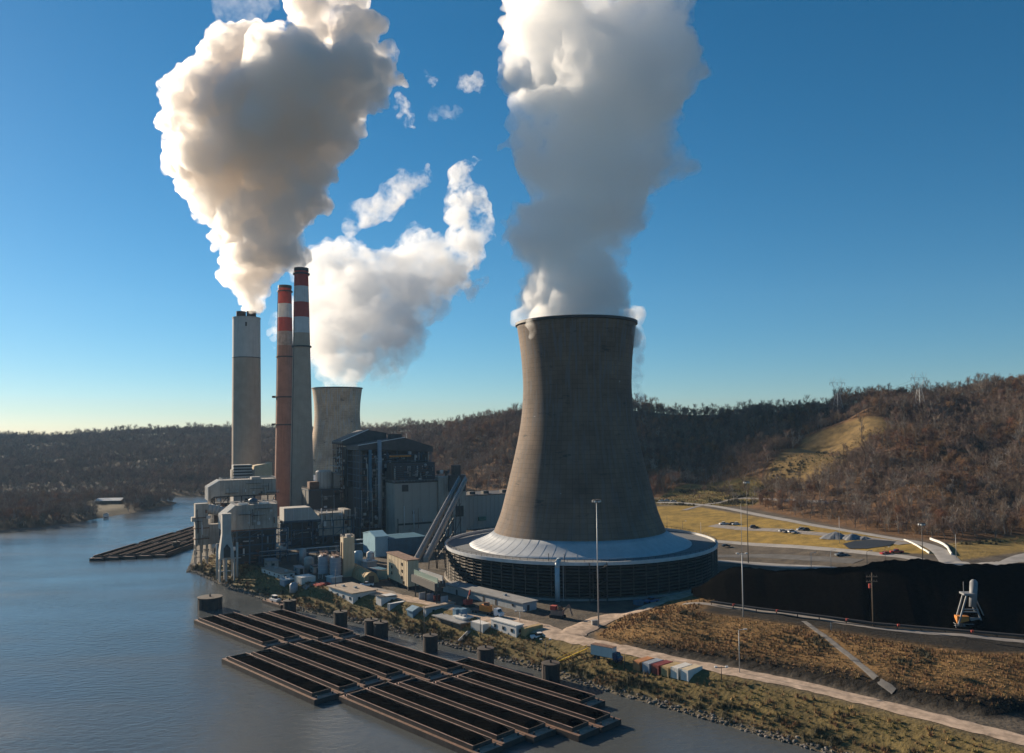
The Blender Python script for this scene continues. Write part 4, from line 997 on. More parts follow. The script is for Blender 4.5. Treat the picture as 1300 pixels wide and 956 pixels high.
# --- quonset hut
c = PT(463, 741); L = solve(c, E2, 441)
t = thing('quonset_hut', 'tan round-topped fabric hut with raised ribs, in front of the tall silo', 'hut', c, YAW)
def arch(r, h, n=14): return [(r*math.cos(a), h*math.sin(a)) for a in np.linspace(0, math.pi, n)]
m_tan = M('tan_fabric', (.42, .3, .16), var=.12, scale=.5, streak=.15)
MB().prism([(x+3, z) for x, z in arch(3, 4.6)], 0, L).build('vault', m_tan, t)
for k in range(8):
    y = L*k/7; out = arch(3.2, 4.8); inn = arch(2.95, 4.5)
    m = MB(); n = len(out)
    vs_ = [(x+3, y-.25, z) for x, z in out]+[(x+3, y+.25, z) for x, z in out]+[(x+3, y-.25, z) for x, z in inn]+[(x+3, y+.25, z) for x, z in inn]
    fs_ = []
    for i in range(n-1): fs_ += [(i, i+1, n+i+1, n+i), (2*n+i, 3*n+i, 3*n+i+1, 2*n+i+1), (i, 2*n+i, 2*n+i+1, i+1), (n+i, n+i+1, 3*n+i+1, 3*n+i)]
    m.add(vs_, fs_).build('rib', m_tan, t)
MB().box(1.8, 4.2, -.12, 0, 0, 3).build('door', m_wood, t)

# --- more of the works: surface pipework, racks and small plant in the dark yard under the ducts
def front_pipes(parent, x0, x1, y, z0, z1, n, seed):
    r = random.Random(seed)
    for k in range(n):
        x = r.uniform(x0, x1); m = r.choice([m_gal, m_conc2, m_rust, m_dsteel, m_lsteel])
        if r.random() < .5: MB().tube((x, y-r.uniform(.3, .9), z0+r.uniform(0, (z1-z0)*.4)), (x, y-.4, z0+r.uniform((z1-z0)*.5, z1-z0)), r.uniform(.1, .3), n=7).build('pipe', m, parent, smooth=True)
        elif r.random() < .6:
            z = r.uniform(z0, z1); x2 = min(x1, x+r.uniform(3, 9)); MB().box(x, x2, y-1.3, y, z, z+.15).build('platform', m_dsteel, parent)
            mm = MB()
            for h in (.55, 1.1): mm.bar((x, y-1.3, z+h), (x2, y-1.3, z+h), .08)
            for q_ in range(int((x2-x)/1.5)+1): mm.bar((x+q_*1.5, y-1.3, z), (x+q_*1.5, y-1.3, z+1.1), .08)
            mm.build('handrail', m_gal, parent)
        else:
            z = r.uniform(z0, z1-1); MB().box(x, x+r.uniform(.8, 2.2), y-r.uniform(.4, 1), y, z, z+r.uniform(.8, 1.8)).build('equipment_box', m, parent)
for nm, x0, x1, y, z0, z1, n, sd in (('reactor_block', 1, 19, -.3, zt(672, 392), zt(645, 392), 16, 41), ('upper_duct', 1, 30, -.3, zt(629, 432), zt(613, 432), 16, 42), ('precipitator_block', 22, 44, 0, 8, 21, 18, 43), ('bunker_building', 1, 22, -.3, 3, 20, 8, 44), ('absorber_tower', 0, 6, -.1, 10, 28, 9, 45), ('filter_house', 0, 22, -.2, 12, 28, 12, 46), ('boiler_house', 0, 17, -.6, 4, 50, 26, 47), ('stack_house', -2, 8, -.3, 20, 34, 6, 48)):
    front_pipes(bpy.data.objects[nm], x0, x1, y, z0, z1, n, sd)
for k, (px, py, ln, lab) in enumerate(((366, 714, 26, 'long pipe rack with pale pipes in the dark yard below the tan chimney'), (330, 716, 15, 'short pipe rack with rusty pipes behind the hopper tower yard'), (452, 700, 20, 'pipe rack with blue pipes between the tall silo and the bunker block'))):
    c = PT(px, py); t = thing('pipe_rack', lab, 'pipe rack', c, YAW, 'pipe racks in the plant yard')
    for q_ in range(int(ln/5)+1):
        x = q_*5.0
        for y in (0, 2.6): piece('rack_post', m_bsteel, t, (x, y, 0), (x, y, 6), .3)
        for z in (3.4, 5.6): piece('rack_beam', m_bsteel, t, (x, 0, z), (x, 2.6, z), .25)
    for z in (3.8, 6.0):
        for q_ in range(4): MB().tube((0, .4+q_*.6, z), (ln, .4+q_*.6, z), .14+.05*((q_+k) % 3), n=7).build('pipe', (m_lsteel, m_rust, m_bluep)[k] if q_ % 2 else m_gal, t, smooth=True)
for px, py, r_, h_, m, lab in ((392, 722, 2.2, 5, m_conc2, 'squat pale tank in the dark yard left of the silos'), (384, 716, 1.6, 7, m_gal, 'slim grey tank in the dark yard behind the squat pale one'), (350, 708, 2.6, 4, m_clad, 'dark squat tank at the foot of the reactor frame'), (470, 712, 1.8, 4, m_white, 'white tank between the tall silo and the blue shed')):
    c = PT(px, py); t = thing('storage_tank', lab, 'tank', c)
    MB().lathe([(.05, 0), (r_, 0), (r_, h_), (r_*.6, h_+.7), (.05, h_+.9)], 24).build('shell', m, t, smooth=True)
    MB().lathe([(r_, h_-.3), (r_+.15, h_-.3), (r_+.15, h_-.05), (r_, h_-.05)], 24, closed=True).build('hoop', m_gal, t); piece('ladder', m_gal, t, (r_+.2, 0, 0), (r_+.2, 0, h_+.8), .35, .1)
for px, py, wd, lg, h_, wm_, rm_, lab in ((340, 722, 5, 9, 3.4, m_clad, m_roofg, 'grey shed in the shadow below the reactor frame'), (398, 728, 4, 6, 3, m_conc2, m_roofd, 'low dark-roofed shed in front of the squat pale tank'), (378, 729, 3, 8, 2.6, m_gal, m_roofg, 'long low grey shed above the white storage container'), (446, 712, 5, 7, 3.5, m_bluec, m_roofd, 'small blue shed behind the tall silo'), (500, 716, 6, 8, 3, m_rust, m_roofg, 'rust coloured shed behind the cream transfer tower')):
    c = PT(px, py); t = thing('plant_shed', lab, 'shed', c, YAW)
    MB().box(0, wd, 0, lg, 0, h_).build('walls', wm_, t); MB().box(-.3, wd+.3, -.3, lg+.3, h_, h_+.25).build('roof', rm_, t); MB().box(wd*.35, wd*.35+1.4, -.08, 0, 0, 2.3).build('door', m_dsteel, t); MB().box(-.08, 0, lg*.4, lg*.4+1.2, 1.1, 2.1).build('window', m_glass, t)
# ------------------------------------------------------------------ yard along the bank, square to the shore
YAW = math.radians(40)
E1 = Vector((math.cos(YAW), math.sin(YAW), 0)); E2 = Vector((-math.sin(YAW), math.cos(YAW), 0))
def window(t, face, a, z, w, h, frame=m_conc2):
    """face 'x' is the wall at x=0, 'y' the wall at y=0; a is the distance along that wall"""
    if face == 'x':
        f = MB().box(-.1, .02, a, a+w, z, z+h).build('window', frame, t); MB().box(-.16, -.08, a+.12, a+w-.12, z+.12, z+h-.12).build('pane', m_glass, f)
    else:
        f = MB().box(a, a+w, -.1, .02, z, z+h).build('window', frame, t); MB().box(a+.12, a+w-.12, -.16, -.08, z+.12, z+h-.12).build('pane', m_glass, f)
def door(t, face, a, w=1.1, h=2.1, mat=m_dsteel):
    if face == 'x': MB().box(-.08, .02, a, a+w, .1, h).build('door', mat, t)
    else: MB().box(a, a+w, -.08, .02, .1, h).build('door', mat, t)
def cabin(name, label, cat, spec, wall, roofm, roof='flat', over=.35, wx=(), wy=(), dx=(), dy=(), group=None, minL=0, minW=0, rz=None):
    c, Wd, L, H = plot(*spec)
    Wd = max(Wd, minW); L = max(L, minL)
    t = thing(name, label, cat, c, YAW, group)
    MB().box(0, Wd, 0, L, -.3, H).build('walls', wall, t)
    if roof == 'flat': MB().box(-over, Wd+over, -over, L+over, H, H+.35).build('roof', roofm, t)
    elif roof == 'gable':
        h = Wd*.22; MB().prism([(-over, H-.1), (Wd/2, H+h), (Wd+over, H-.1), (Wd+over, H+.2), (Wd/2, H+h+.3), (-over, H+.2)], -over, L+over).build('roof', roofm, t)
        MB().prism([(0, H-.02), (Wd, H-.02), (Wd/2, H+h-.05)], .05, L-.05).build('gable', wall, t)
    elif roof == 'shed':
        MB().prism([(-over, H+.05), (Wd+over, H-.8), (Wd+over, H-.55), (-over, H+.3)], -over, L+over).build('roof', roofm, t)
    if roof == 'flat' and Wd > 3.5 and L > 4:
        for _ in range(2):
            ux, uy = random.uniform(.5, Wd-1.8), random.uniform(.5, L-2); MB().box(ux, ux+1.1, uy, uy+1.3, H+.35, H+1.0).build('roof_vent', m_gal, t)
    for f, ws in (('x', wx), ('y', wy)):
        S = L if f == 'x' else Wd
        for u in ws: window(t, f, u*S, min(H*.38, 1.3), 1.25, min(1.25, H*.36))
    for u in dx: door(t, 'x', u*L, h=min(2.1, H*.8))
    for u in dy: door(t, 'y', u*Wd, h=min(2.1, H*.8))
    return t, Wd, L, H
def container(label, spec, mat, roofm=None, W0=None, L0=None, group='shipping containers'):
    c, Wd, L, H = plot(*spec); Wd = W0 or Wd; L = L0 or L
    t = thing('shipping_container', label, 'container', c, YAW, group)
    MB().box(0, Wd, 0, L, .12, H).build('body', mat, t)
    MB().box(.02, Wd-.02, .02, L-.02, H, H+.06).build('roof', roofm or mat, t)
    m = MB()
    for k in range(int(Wd/.5)): m.box(.15+k*.5, .38+k*.5, -.06, .01, .25, H-.15)
    for k in range(int(L/.5)): m.box(-.06, .01, .15+k*.5, .38+k*.5, .25, H-.15)
    o = m.build('corrugation', mat, t); o['kind'] = 'stuff'
    for x in (0, Wd):
        for y in (0, L): piece('corner_post', mat, t, (x, y, 0), (x, y, H+.08), .2)
    return t
m_wallw = M('white_siding', (.56, .55, .53), rough=.6, var=.08, scale=.6, streak=.25, stain=(.3, .27, .24))
m_wallg = M('grey_siding', (.33, .35, .36), rough=.6, var=.12, scale=.5, streak=.25, stain=(.2, .18, .16))
m_rooft = M('tan_roof', (.30, .235, .18), rough=.8, var=.2, scale=.5, streak=.2)
m_bluebox = M('blue_box', (.12, .22, .3), rough=.5, var=.2, streak=.25)
m_cgrey = M('container_grey', (.28, .31, .35), rough=.55, var=.15, streak=.3, stain=(.2, .14, .1))
m_cwhite = M('container_white', (.6, .57, .52), rough=.55, var=.1, streak=.25, stain=(.35, .28, .22))
m_cred = M('container_red', (.19, .035, .028), rough=.55, var=.2, streak=.25, stain=(.12, .04, .03))
m_corange = M('container_orange', (.42, .18, .07), rough=.6, var=.25, streak=.3, stain=(.2, .09, .05))
m_ctan = M('container_tan', (.4, .28, .13), rough=.6, var=.2, streak=.3)
cabin('office_building', 'long white building with small windows and brown roof on the bank below the scrubber frame', 'building', (357, 735.5, 332, 374, 729), m_wallw, m_rooft, wx=(.08, .3, .55, .8), wy=(.2, .65))
cabin('office_building', 'white building with a wide ribbed tan roof and dark eaves on the grassy bank', 'building', (448, 767, 417, 477, 754), m_wallw, m_rooft, over=.6, wx=(.08, .35, .6, .85), wy=(.2, .7), dy=(.45,))
cabin('store_building', 'small white shed with a dark flat roof just right of the tan-roofed white building', 'shed', (484, 770, 477.5, 503, 758), m_wallw, m_roofd, roof='shed', dy=(.6,), minL=4)
container('grey steel box with a flat lid standing on the bank grass beside the white shed', (495, 776, 491.5, 513.5, 767), m_wallg, m_roofw)
for k in range(4):
    x = 533+k*9.2
    container(('first grey storage locker of the row facing the transfer tower', 'second grey storage locker of the row, next to the first', 'third grey storage locker of the row, with a red door edge', 'last grey storage locker of the row, nearest the long flat building')[k], (x, 762+k*1.5, x-1.5, x+7, 753+k*1.5), m_cgrey if k != 2 else m_cred, m_roofg, group='lockers in a row')
cabin('workshop_building', 'long low flat-roofed grey building in front of the cooling tower ring', 'building', (664, 777, 562, 680, 766.5), m_wallg, m_roofg, over=.5, wx=(.1, .62), dx=(.3, .45, .8), dy=(.3,))
cabin('flat_building', 'low grey building with a tan flat roof edge beside the blue tarpaulins', 'building', (541, 783, 536.5, 576, 772.5), m_wallg, m_rooft, wy=(.2, .5, .8))
cabin('open_shed', 'brown open-sided shed with a wide grey roof at the top of the bank', 'shed', (585, 800.5, 552, 592, 791.5), m_wood, m_roofg, over=1.0, dx=(.3, .7))
cabin('small_cabin', 'small pale cabin with a white roof behind the open shed', 'cabin', (588, 793, 575, 599, 786), m_wallw, m_roofw, wy=(.4,))
for k, (x, l) in enumerate(((577.5, 'left one of two upright blue boxes standing behind the open shed'), (585, 'right one of two upright blue boxes standing behind the open shed'))):
    cabin('blue_cabinet', l, 'cabinet', (x+1.5, 785, x, x+7, 775), m_bluebox, m_bluebox, over=.1, group='blue boxes', minL=2)
cabin('blue_canopy', 'low blue tarpaulin covered stack next to the flat grey building', 'shelter', (524, 785, 516, 538, 776.5), m_bluebox, m_bluebox, roof='gable')
container('short white container with a tan end panel beside the white office trailer', (613, 804, 597, 621, 793), m_cwhite, m_roofw)
t, Wd, L, H = cabin('office_trailer', 'long white office trailer with three windows on the bank top', 'trailer', (655.5, 809.5, 622, 661, 795.5), m_wallw, m_roofw, over=.2, wx=(.12, .45, .78), wy=(.3,), minW=3)
for y in (1, L*.5, L-1.5): MB().box(.2, .8, y, y+.6, -.4, .35).build('skirt_block', m_bluebox, t)
container('yellow brown container parked between the office trailer and the white pickup', (667, 808.5, 660.5, 687, 798), m_ctan, m_ctan)
cabin('site_hut', 'pale blue hut with a white lid near the river bank below the long white building', 'hut', (361, 745, 355, 373, 737), m_bluebox, m_roofw, minL=4)
container('white storage container with open lid edge beside the pale blue hut', (383, 743, 374, 400, 733.5), m_cwhite, m_roofw)
c = PT(373, 752); t = thing('bank_tank', 'small grey upright tank on the grass beside the river dock', 'tank', c)
MB().lathe([(.05, 0), (1.7, 0), (1.7, 3.4), (.9, 4.2), (.05, 4.3)], 20).build('shell', m_cgrey, t, smooth=True)
t = thing('red_material_stack', 'low stack of red steel plates and beams on the gravel above the tan-roofed building', 'stack', PT(403, 745), YAW)
for k in range(5): MB().box(k*1.3, k*1.3+1, 0, 5-k*.4, 0, .5+.3*(k % 3)).build('beam', m_red, t)
cabin('grey_store', 'low grey roofed store between the quonset hut and the cream tower', 'shed', (478, 737, 466, 492, 724), m_bluec, m_roofg, roof='shed', minL=4)
cabin('white_store', 'small store with a bright white roof behind the quonset hut', 'shed', (466, 724, 456, 478, 714), m_wallg, m_roofw, minL=4)
cabin('control_hut', 'tiny white roofed hut on the gravel between the silos and the quonset hut', 'hut', (421, 741, 414, 434, 734), m_wallg, m_roofw)
# six containers by the road
cols = [(m_corange, 'rusty orange container, first in the row of six by the lower road'), (m_cgrey, 'blue grey container between the orange and dark red ones by the lower road'), (m_cred, 'dark red container in the middle of the row of six by the lower road'), (m_ctan, 'tan brown container between the dark red and white ones by the lower road'), (m_cwhite, 'white container with a tan lid, fifth of the row by the lower road'), (m_roofw, 'big beige white container at the right end of the row by the lower road')]
o0 = PT(812.5, 853); o1 = PT(874.6, 866); dv = (o1-o0)/5
for k, (m, l) in enumerate(cols):
    p = o0+dv*k*.985
    t = thing('shipping_container', l, 'container', (p.x, p.y, p.z), YAW, 'containers by the lower road')
    hh = 2.6 if k < 4 else 2.9
    MB().box(0, 6.05, 0, 2.35, .1, hh).build('body', m, t)
    MB().box(.03, 6.02, .03, 2.32, hh, hh+.06).build('roof', [m_corange, m_cgrey, m_cred, m_ctan, m_cwhite, m_cream][k], t)
    mm_ = MB()
    for j in range(12): mm_.box(.2+j*.48, .42+j*.48, -.05, .01, .25, hh-.15)
    oo = mm_.build('corrugation', m, t); oo['kind'] = 'stuff'
    for y in (.1, 1.2): MB().box(-.06, .0, y, y+1.05, .25, hh-.12).build('door', m, t)
    for x in (0, 6.05):
        for y in (0, 2.35): piece('corner_post', m, t, (x, y, 0), (x, y, hh+.08), .16)
# ------------------------------------------------------------------ vehicles
def wheels(t, xs_, wy, r, w=.25):
    for x in xs_:
        for y in (0, wy):
            MB().tube((x, y-w/2, r), (x, y+w/2, r), r, n=12).build('wheel', m_tyre, t)
paints = {}
def paint(n, c):
    if n not in paints: paints[n] = M('paint_'+n, c, rough=.3, var=.05)
    return paints[n]
def car(px, py, rz, kind, col, label, group=None):
    c = PT(px, py); t = thing({'pickup': 'pickup_truck', 'suv': 'parked_car', 'sedan': 'parked_car'}[kind], label, {'pickup': 'pickup'}.get(kind, 'car'), (c.x, c.y, c.z+.12), rz, group)
    if kind == 'pickup':
        MB().prism([(0, .4), (0, 1.0), (.15, 1.1), (1.5, 1.15), (5.6, 1.15), (5.7, 1.0), (5.7, .4)], 0, 2).build('body', col, t)
        MB().prism([(1.45, 1.14), (2.1, 1.85), (3.5, 1.88), (3.65, 1.14)], .12, 1.88).build('windows', m_glass, t)
        MB().box(2.1, 3.5, .15, 1.85, 1.86, 1.93).build('roof', col, t)
        MB().box(3.8, 5.5, .2, 1.8, 1.12, 1.18).build('load_bed', m_dsteel, t)
        wheels(t, (1.0, 4.5), 2, .4)
    else:
        h = 1.8 if kind == 'suv' else 1.45
        MB().prism([(0, .35), (0, .8), (.2, .92), (1.2, 1.0), (4.4, 1.0), (4.6, .85), (4.6, .35)], 0, 1.85).build('body', col, t)
        MB().prism([(1.15, .98), (1.8, h-.08), (3.6 if kind == 'suv' else 3.2, h-.06), (4.4 if kind == 'suv' else 4.0, .98)], .12, 1.73).build('windows', m_glass, t)
        MB().box(1.8, 3.6 if kind == 'suv' else 3.2, .16, 1.69, h-.08, h).build('roof', col, t)
        wheels(t, (.85, 3.75), 1.85, .34)
    return t
wht = paint('white', (.7, .7, .7)); blk = paint('black', (.02, .02, .022)); slv = paint('silver', (.4, .41, .43)); rd = paint('red', (.4, .03, .025)); blu = paint('blue', (.06, .15, .3)); gry = paint('grey', (.15, .16, .17))
car(675, 813, math.radians(14), 'pickup', wht, 'white pickup truck parked right of the yellow brown container')
car(457, 745.5, math.radians(10), 'pickup', wht, 'white pickup truck parked in front of the tan quonset hut')
car(822, 767, math.radians(30), 'pickup', blu, 'blue pickup truck on the road under the shaded side of the cooling tower ring')
far_cars = [(836, 637, 'suv', wht, 'white car at the left end of the hill road, first of three'), (843, 637, 'suv', slv, 'silver car in the middle of three at the left end of the hill road'), (851, 637.5, 'sedan', slv, 'silver car last of three at the left end of the hill road'),
            (914, 667, 'pickup', wht, 'white pickup at the left end of the grass-edged car park'), (924, 667, 'suv', blk, 'black car beside the white pickup at the left end of the car park'), (930, 667, 'suv', wht, 'white car right of the black car near the left end of the car park'),
            (952, 671, 'sedan', slv, 'silver car parked just right of the tall thin mast in the car park'), (961, 670, 'suv', blk, 'black car parked behind the silver one by the tall mast'), (998, 675, 'sedan', slv, 'lone silver car midway along the car park'),
            (1010, 676, 'suv', wht, 'white car at the front of the cluster near the gravel heaps'), (1013, 674, 'suv', slv, 'silver car behind the white one near the gravel heaps'), (1019, 674.5, 'suv', blk, 'black car on the right of the cluster near the gravel heaps'),
            (1120, 705, 'sedan', rd, 'red car on the plant road below the black pond, left of the other red one'), (1131, 703, 'pickup', rd, 'red pickup on the plant road below the black pond'), (926, 694, 'sedan', blk, 'dark car driving on the pale plant road right of the cooling tower'), (1062, 707, 'pickup', gry, 'grey pickup on the shaded lot below the plant road'),
            (1048, 638, 'pickup', wht, 'white truck on the upper road cut into the wooded slope'), (1056, 638.5, 'suv', wht, 'white van behind the truck on the upper road of the wooded slope')]
for x, y, k, m, l in far_cars: car(x, y, random.choice((.1, -.15, .2, math.pi+.1)), k, m, l, 'cars right of the cooling tower')
# flatbed truck with orange load
c = PT(638, 783); t = thing('flatbed_truck', 'flatbed truck with a white cab and orange load, before the long flat building', 'truck', c, math.radians(140))
MB().box(2.2, 13, 0, 2.4, .95, 1.25).build('flatbed', m_dsteel, t)
MB().prism([(-.9, .6), (-.9, 1.6), (.1, 1.8), (.5, 2.9), (2.0, 3.0), (2.0, .6)], .05, 2.35).build('cab', wht, t)
MB().prism([(.02, 1.85), (.42, 2.75), (.5, 2.75), (.12, 1.85)], .25, 2.15).build('windscreen', m_glass, t)
MB().box(1, 1.7, .02, .06, 1.8, 2.6).build('side_window', m_glass, t)
MB().box(4.5, 9, .3, 2.1, 1.25, 3.3).build('load', m_orange, t); MB().box(5.5, 7, .5, 1.9, 3.3, 4.4).build('load_top', m_rust, t)
wheels(t, (.1, 3.4, 4.6, 10.5, 11.7), 2.4, .5)
# crane arm machine behind the truck
c = PT(594, 770); t = thing('crawler_crane', 'small red crane with its boom lowered over the long flat building', 'crane', c, YAW)
MB().box(-1.5, 1.5, -1, 1, .9, 2.6).build('house', m_red, t); MB().box(-2, 2, -1.4, -.8, 0, .9).build('track', m_dsteel, t); MB().box(-2, 2, .8, 1.4, 0, .9).build('track', m_dsteel, t)
MB().bar((0, 0, 2.4), (-7, -10, 6.5), .5).build('boom', m_rustpale, t); piece('hoist_mast', m_red, t, (0, 0, 2.5), (1.2, 0, 6), .4)
# drilling machine by the road fork
c = PT(708, 784); t = thing('drill_rig', 'tan and red tracked machine parked on the gravel by the road fork', 'machine', c, math.radians(-25))
MB().box(-2.6, 2.6, -1.3, -.6, 0, 1).build('track', m_tyre, t); MB().box(-2.6, 2.6, .6, 1.3, 0, 1).build('track', m_tyre, t)
MB().box(-2.2, 2.0, -1.1, 1.1, 1, 2.6).build('body', m_rustpale, t); MB().box(-2.4, -.4, -1, 1, 2.6, 4).build('engine_cover', m_red, t); MB().box(.6, 2, -.9, .4, 2.6, 4).build('cab', m_glass, t)
piece('arm', m_rustpale, t, (1.8, .6, 2), (4, .6, 4.6), .45); piece('arm', m_rustpale, t, (4, .6, 4.6), (5.2, .6, 1), .35)
# box truck on the lower road
c = PT(783, 838); t = thing('box_truck', 'dirty white box truck with a rusty roof and dark cab on the dirt road', 'truck', c, math.radians(141))
MB().box(0, 7.2, 0, 2.5, 1.05, 3.8).build('box_body', m_cwhite, t); MB().box(-.02, 7.22, -.02, 2.52, 3.8, 3.9).build('box_roof', m_rust, t)
MB().prism([(-2.2, .5), (-2.2, 1.4), (-1.6, 1.6), (-1.2, 2.5), (-.15, 2.5), (-.15, .5)], .1, 2.4).build('cab', paint('navy', (.03, .05, .1)), t)
MB().prism([(-1.68, 1.62), (-1.3, 2.4), (-1.22, 2.4), (-1.58, 1.62)], .3, 2.2).build('windscreen', m_glass, t)
wheels(t, (-1.4, 4.6, 5.8), 2.5, .5); MB().box(-.1, 7.1, .8, 1.7, .7, 1.05).build('chassis', m_dsteel, t)
c = PT(808, 770); t = thing('dumpster', 'blue steel dumpster in the shade beside the ring road', 'dumpster', c, math.radians(30))
MB().prism([(0, .5), (0, 1.8), (3.6, 1.8), (3.2, .1), (.6, .1)], 0, 1.9).build('bin', m_bluec, t); MB().box(-.05, 3.65, -.05, 1.95, 1.7, 1.85).build('rim', m_bluec, t)
c = PT(752, 795); t = thing('switch_cabinet', 'small grey electrical cabinet at the foot of the tall light mast', 'cabinet', c, .3)
MB().box(0, 2.2, 0, 1, .1, 1.7).build('case', m_conc, t); MB().box(-.1, 2.3, -.1, 1.1, 1.7, 1.8).build('lid', m_gal, t); MB().box(.1, 1.05, -.05, 0, .2, 1.6).build('door', m_conc, t)
a = PT(708, 843); b_ = PT(746, 828); t = thing('yellow_gangway', 'yellow steel gangway running down the grassy bank to the moorings', 'gangway', a)
d = b_-a; d.z += .6
for s in (-.55, .55): piece('side_beam', m_yellow, t, (s*.5, s, .7), d+Vector((s*.5, s, .5)), .22)
for k in range(9): p = d*(k/8); piece('rung', m_yellow, t, p+Vector((-.3, -.55, .6)), p+Vector((.3, .55, .6)), .2)
for k in range(5): p = d*(k/4); piece('rail_post', m_yellow, t, p+Vector((-.27, -.55, .6)), p+Vector((-.27, -.55, 1.7)), .12)
piece('rail', m_yellow, t, (-.27, -.55, 1.7), d+Vector((-.27, -.55, 1.6)), .12)
for f in (.05, .5, .95): piece('support', m_rust, t, d*f+Vector((0, 0, -1.2)), d*f+Vector((0, 0, .6)), .2)
a = PT(596, 803); b_ = PT(584, 815); t = thing('bank_stairs', 'grey stair flight down the bank below the open shed', 'stairs', a)
d = b_-a
for s in (-.6, .6): piece('stringer', m_gal, t, (s, s*.3, .5), d+Vector((s, s*.3, .5)), .2, .3)
for k in range(12): p = d*(k/11); piece('tread', m_gal, t, p+Vector((-.6, -.2, .5)), p+Vector((.6, .2, .5)), .35, .08)
# ------------------------------------------------------------------ barges
BL, BW = 55.5, 7.6
def coal_mesh(seed):
    r = np.random.default_rng(seed); nx_, ny_ = 54, 11
    X, Y = np.meshgrid(np.linspace(2.9, BL-2.9, nx_), np.linspace(1.03, BW-1.03, ny_), indexing='ij')
    cy = 1-np.abs((Y-BW/2)/(BW/2-1.0))**1.6
    ph = X/5.6+seed*1.7+ (Y-BW/2)*.16
    h = 2.12+cy*(.1+.62*np.abs(np.sin(ph)))+noise2(X, Y, 3.1, seed+.3)*.35
    h -= 1.1*(1-sm(np.minimum(X-2.9, BL-2.9-X)/3+.1))
    idx = np.arange(nx_*ny_).reshape(nx_, ny_); m = MB()
    return m.add(np.stack([X, Y, h], -1).reshape(-1, 3).tolist(), [(idx[i, j], idx[i+1, j], idx[i+1, j+1], idx[i, j+1]) for i in range(nx_-1) for j in range(ny_-1)])
def make_barge(seed):
    t = thing('coal_barge', '', 'barge', (0, 0, 0))
    MB().prism([(0, .2), (0, 1.35), (BL, 1.35), (BL, .2), (BL-3, -1.6), (3, -1.6)], 0, BW).build('hull', m_hull, t)
    MB().box(.08, BL-.08, .05, .85, 1.35, 1.41).build('gunwale', m_rust, t); MB().box(.08, BL-.08, BW-.85, BW-.05, 1.35, 1.41).build('gunwale', m_rust, t)
    MB().box(.08, 2.7, .86, BW-.86, 1.35, 1.41).build('end_deck', m_rustpale, t); MB().box(BL-2.7, BL-.08, .86, BW-.86, 1.35, 1.41).build('end_deck', m_rustpale, t)
    for y in (.86, BW-1.02): MB().box(2.7, BL-2.7, y, y+.16, 1.36, 2.35).build('side_coaming', m_hull, t)
    for y in (.82, BW-1.06): MB().box(2.6, BL-2.6, y, y+.24, 2.35, 2.47).build('coaming_cap', m_rustpale, t)
    for x in (2.7, BL-2.86): MB().box(x, x+.16, 1.03, BW-1.03, 1.36, 2.35).build('end_coaming', m_hull, t)
    coal_mesh(seed).build('coal_load', m_coal, t)
    for x in (1.2, BL-1.2):
        for y in (1.3, BW-1.3): MB().tube((x, y, 1.4), (x, y, 2.0), .25, n=8).build('bollard', m_dsteel, t)
    return t
protos = [make_barge(s) for s in (1, 2, 3)]
used = [False]*3
def barge(x, y, rz, label, group):
    k = random.randrange(3)
    if not used[k]:
        used[k] = True; t = protos[k]; t.location = (x, y, WL); t.rotation_euler = (0, 0, rz); t['label'] = label; t['group'] = group; return t
    return dup(protos[k], (x, y, WL), rz, label, group)
ZD = WL+1.4; O = PZ(246, 787, ZD); e_ = PZ(338, 823, ZD); LD = Vector((e_.x-O.x, e_.y-O.y, 0)); LD.normalize(); PP = Vector((-LD.y, LD.x, 0)); O.z = 0
brz = math.atan2(LD.y, LD.x)
words = ['outermost', 'second from the open river', 'third from the open river', 'fourth from the open river', 'fifth from the open river', 'closest to the bank']
for row, (L0, offs, js, nm) in enumerate(((0, (0, 1, 2, 3), (0, .2, 9.2, 9.8), 'upstream tier'), (57.5, (-2, -1, 0, 1, 2, 3), (.5, 1.4, 0, 1.6, 9.6, 10.2), 'middle tier'), (114.5, (-1.2, -.2, .8, 1.8, 2.8, 3.8), (1, .5, 3, 9.8, 10.2, -1), 'near tier'))):
    for k, (p, j) in enumerate(zip(offs, js)):
        if row == 1 and p == -2: pass
        w_ = words[k] if not (k == len(offs)-1) else words[-1]
        q_ = O+LD*(L0+j)+PP*(7.72*p)
        barge(q_.x, q_.y, brz, 'coal filled rusty barge, %s in the %s' % (w_, nm), 'coal barges moored below the bank')
for j in range(3):
    for i in range(5):
        barge(-242.8+8.1*(i+1)+(0, .6, 1.5)[j], 457.6+2.3*i+54.5*j, math.pi/2, 'far coal barge, %s from the open river in the %s of the distant raft' % (('outermost', 'second', 'third', 'fourth', 'fifth')[i], ('near tier', 'middle tier', 'far tier')[j]), 'distant raft of coal barges')
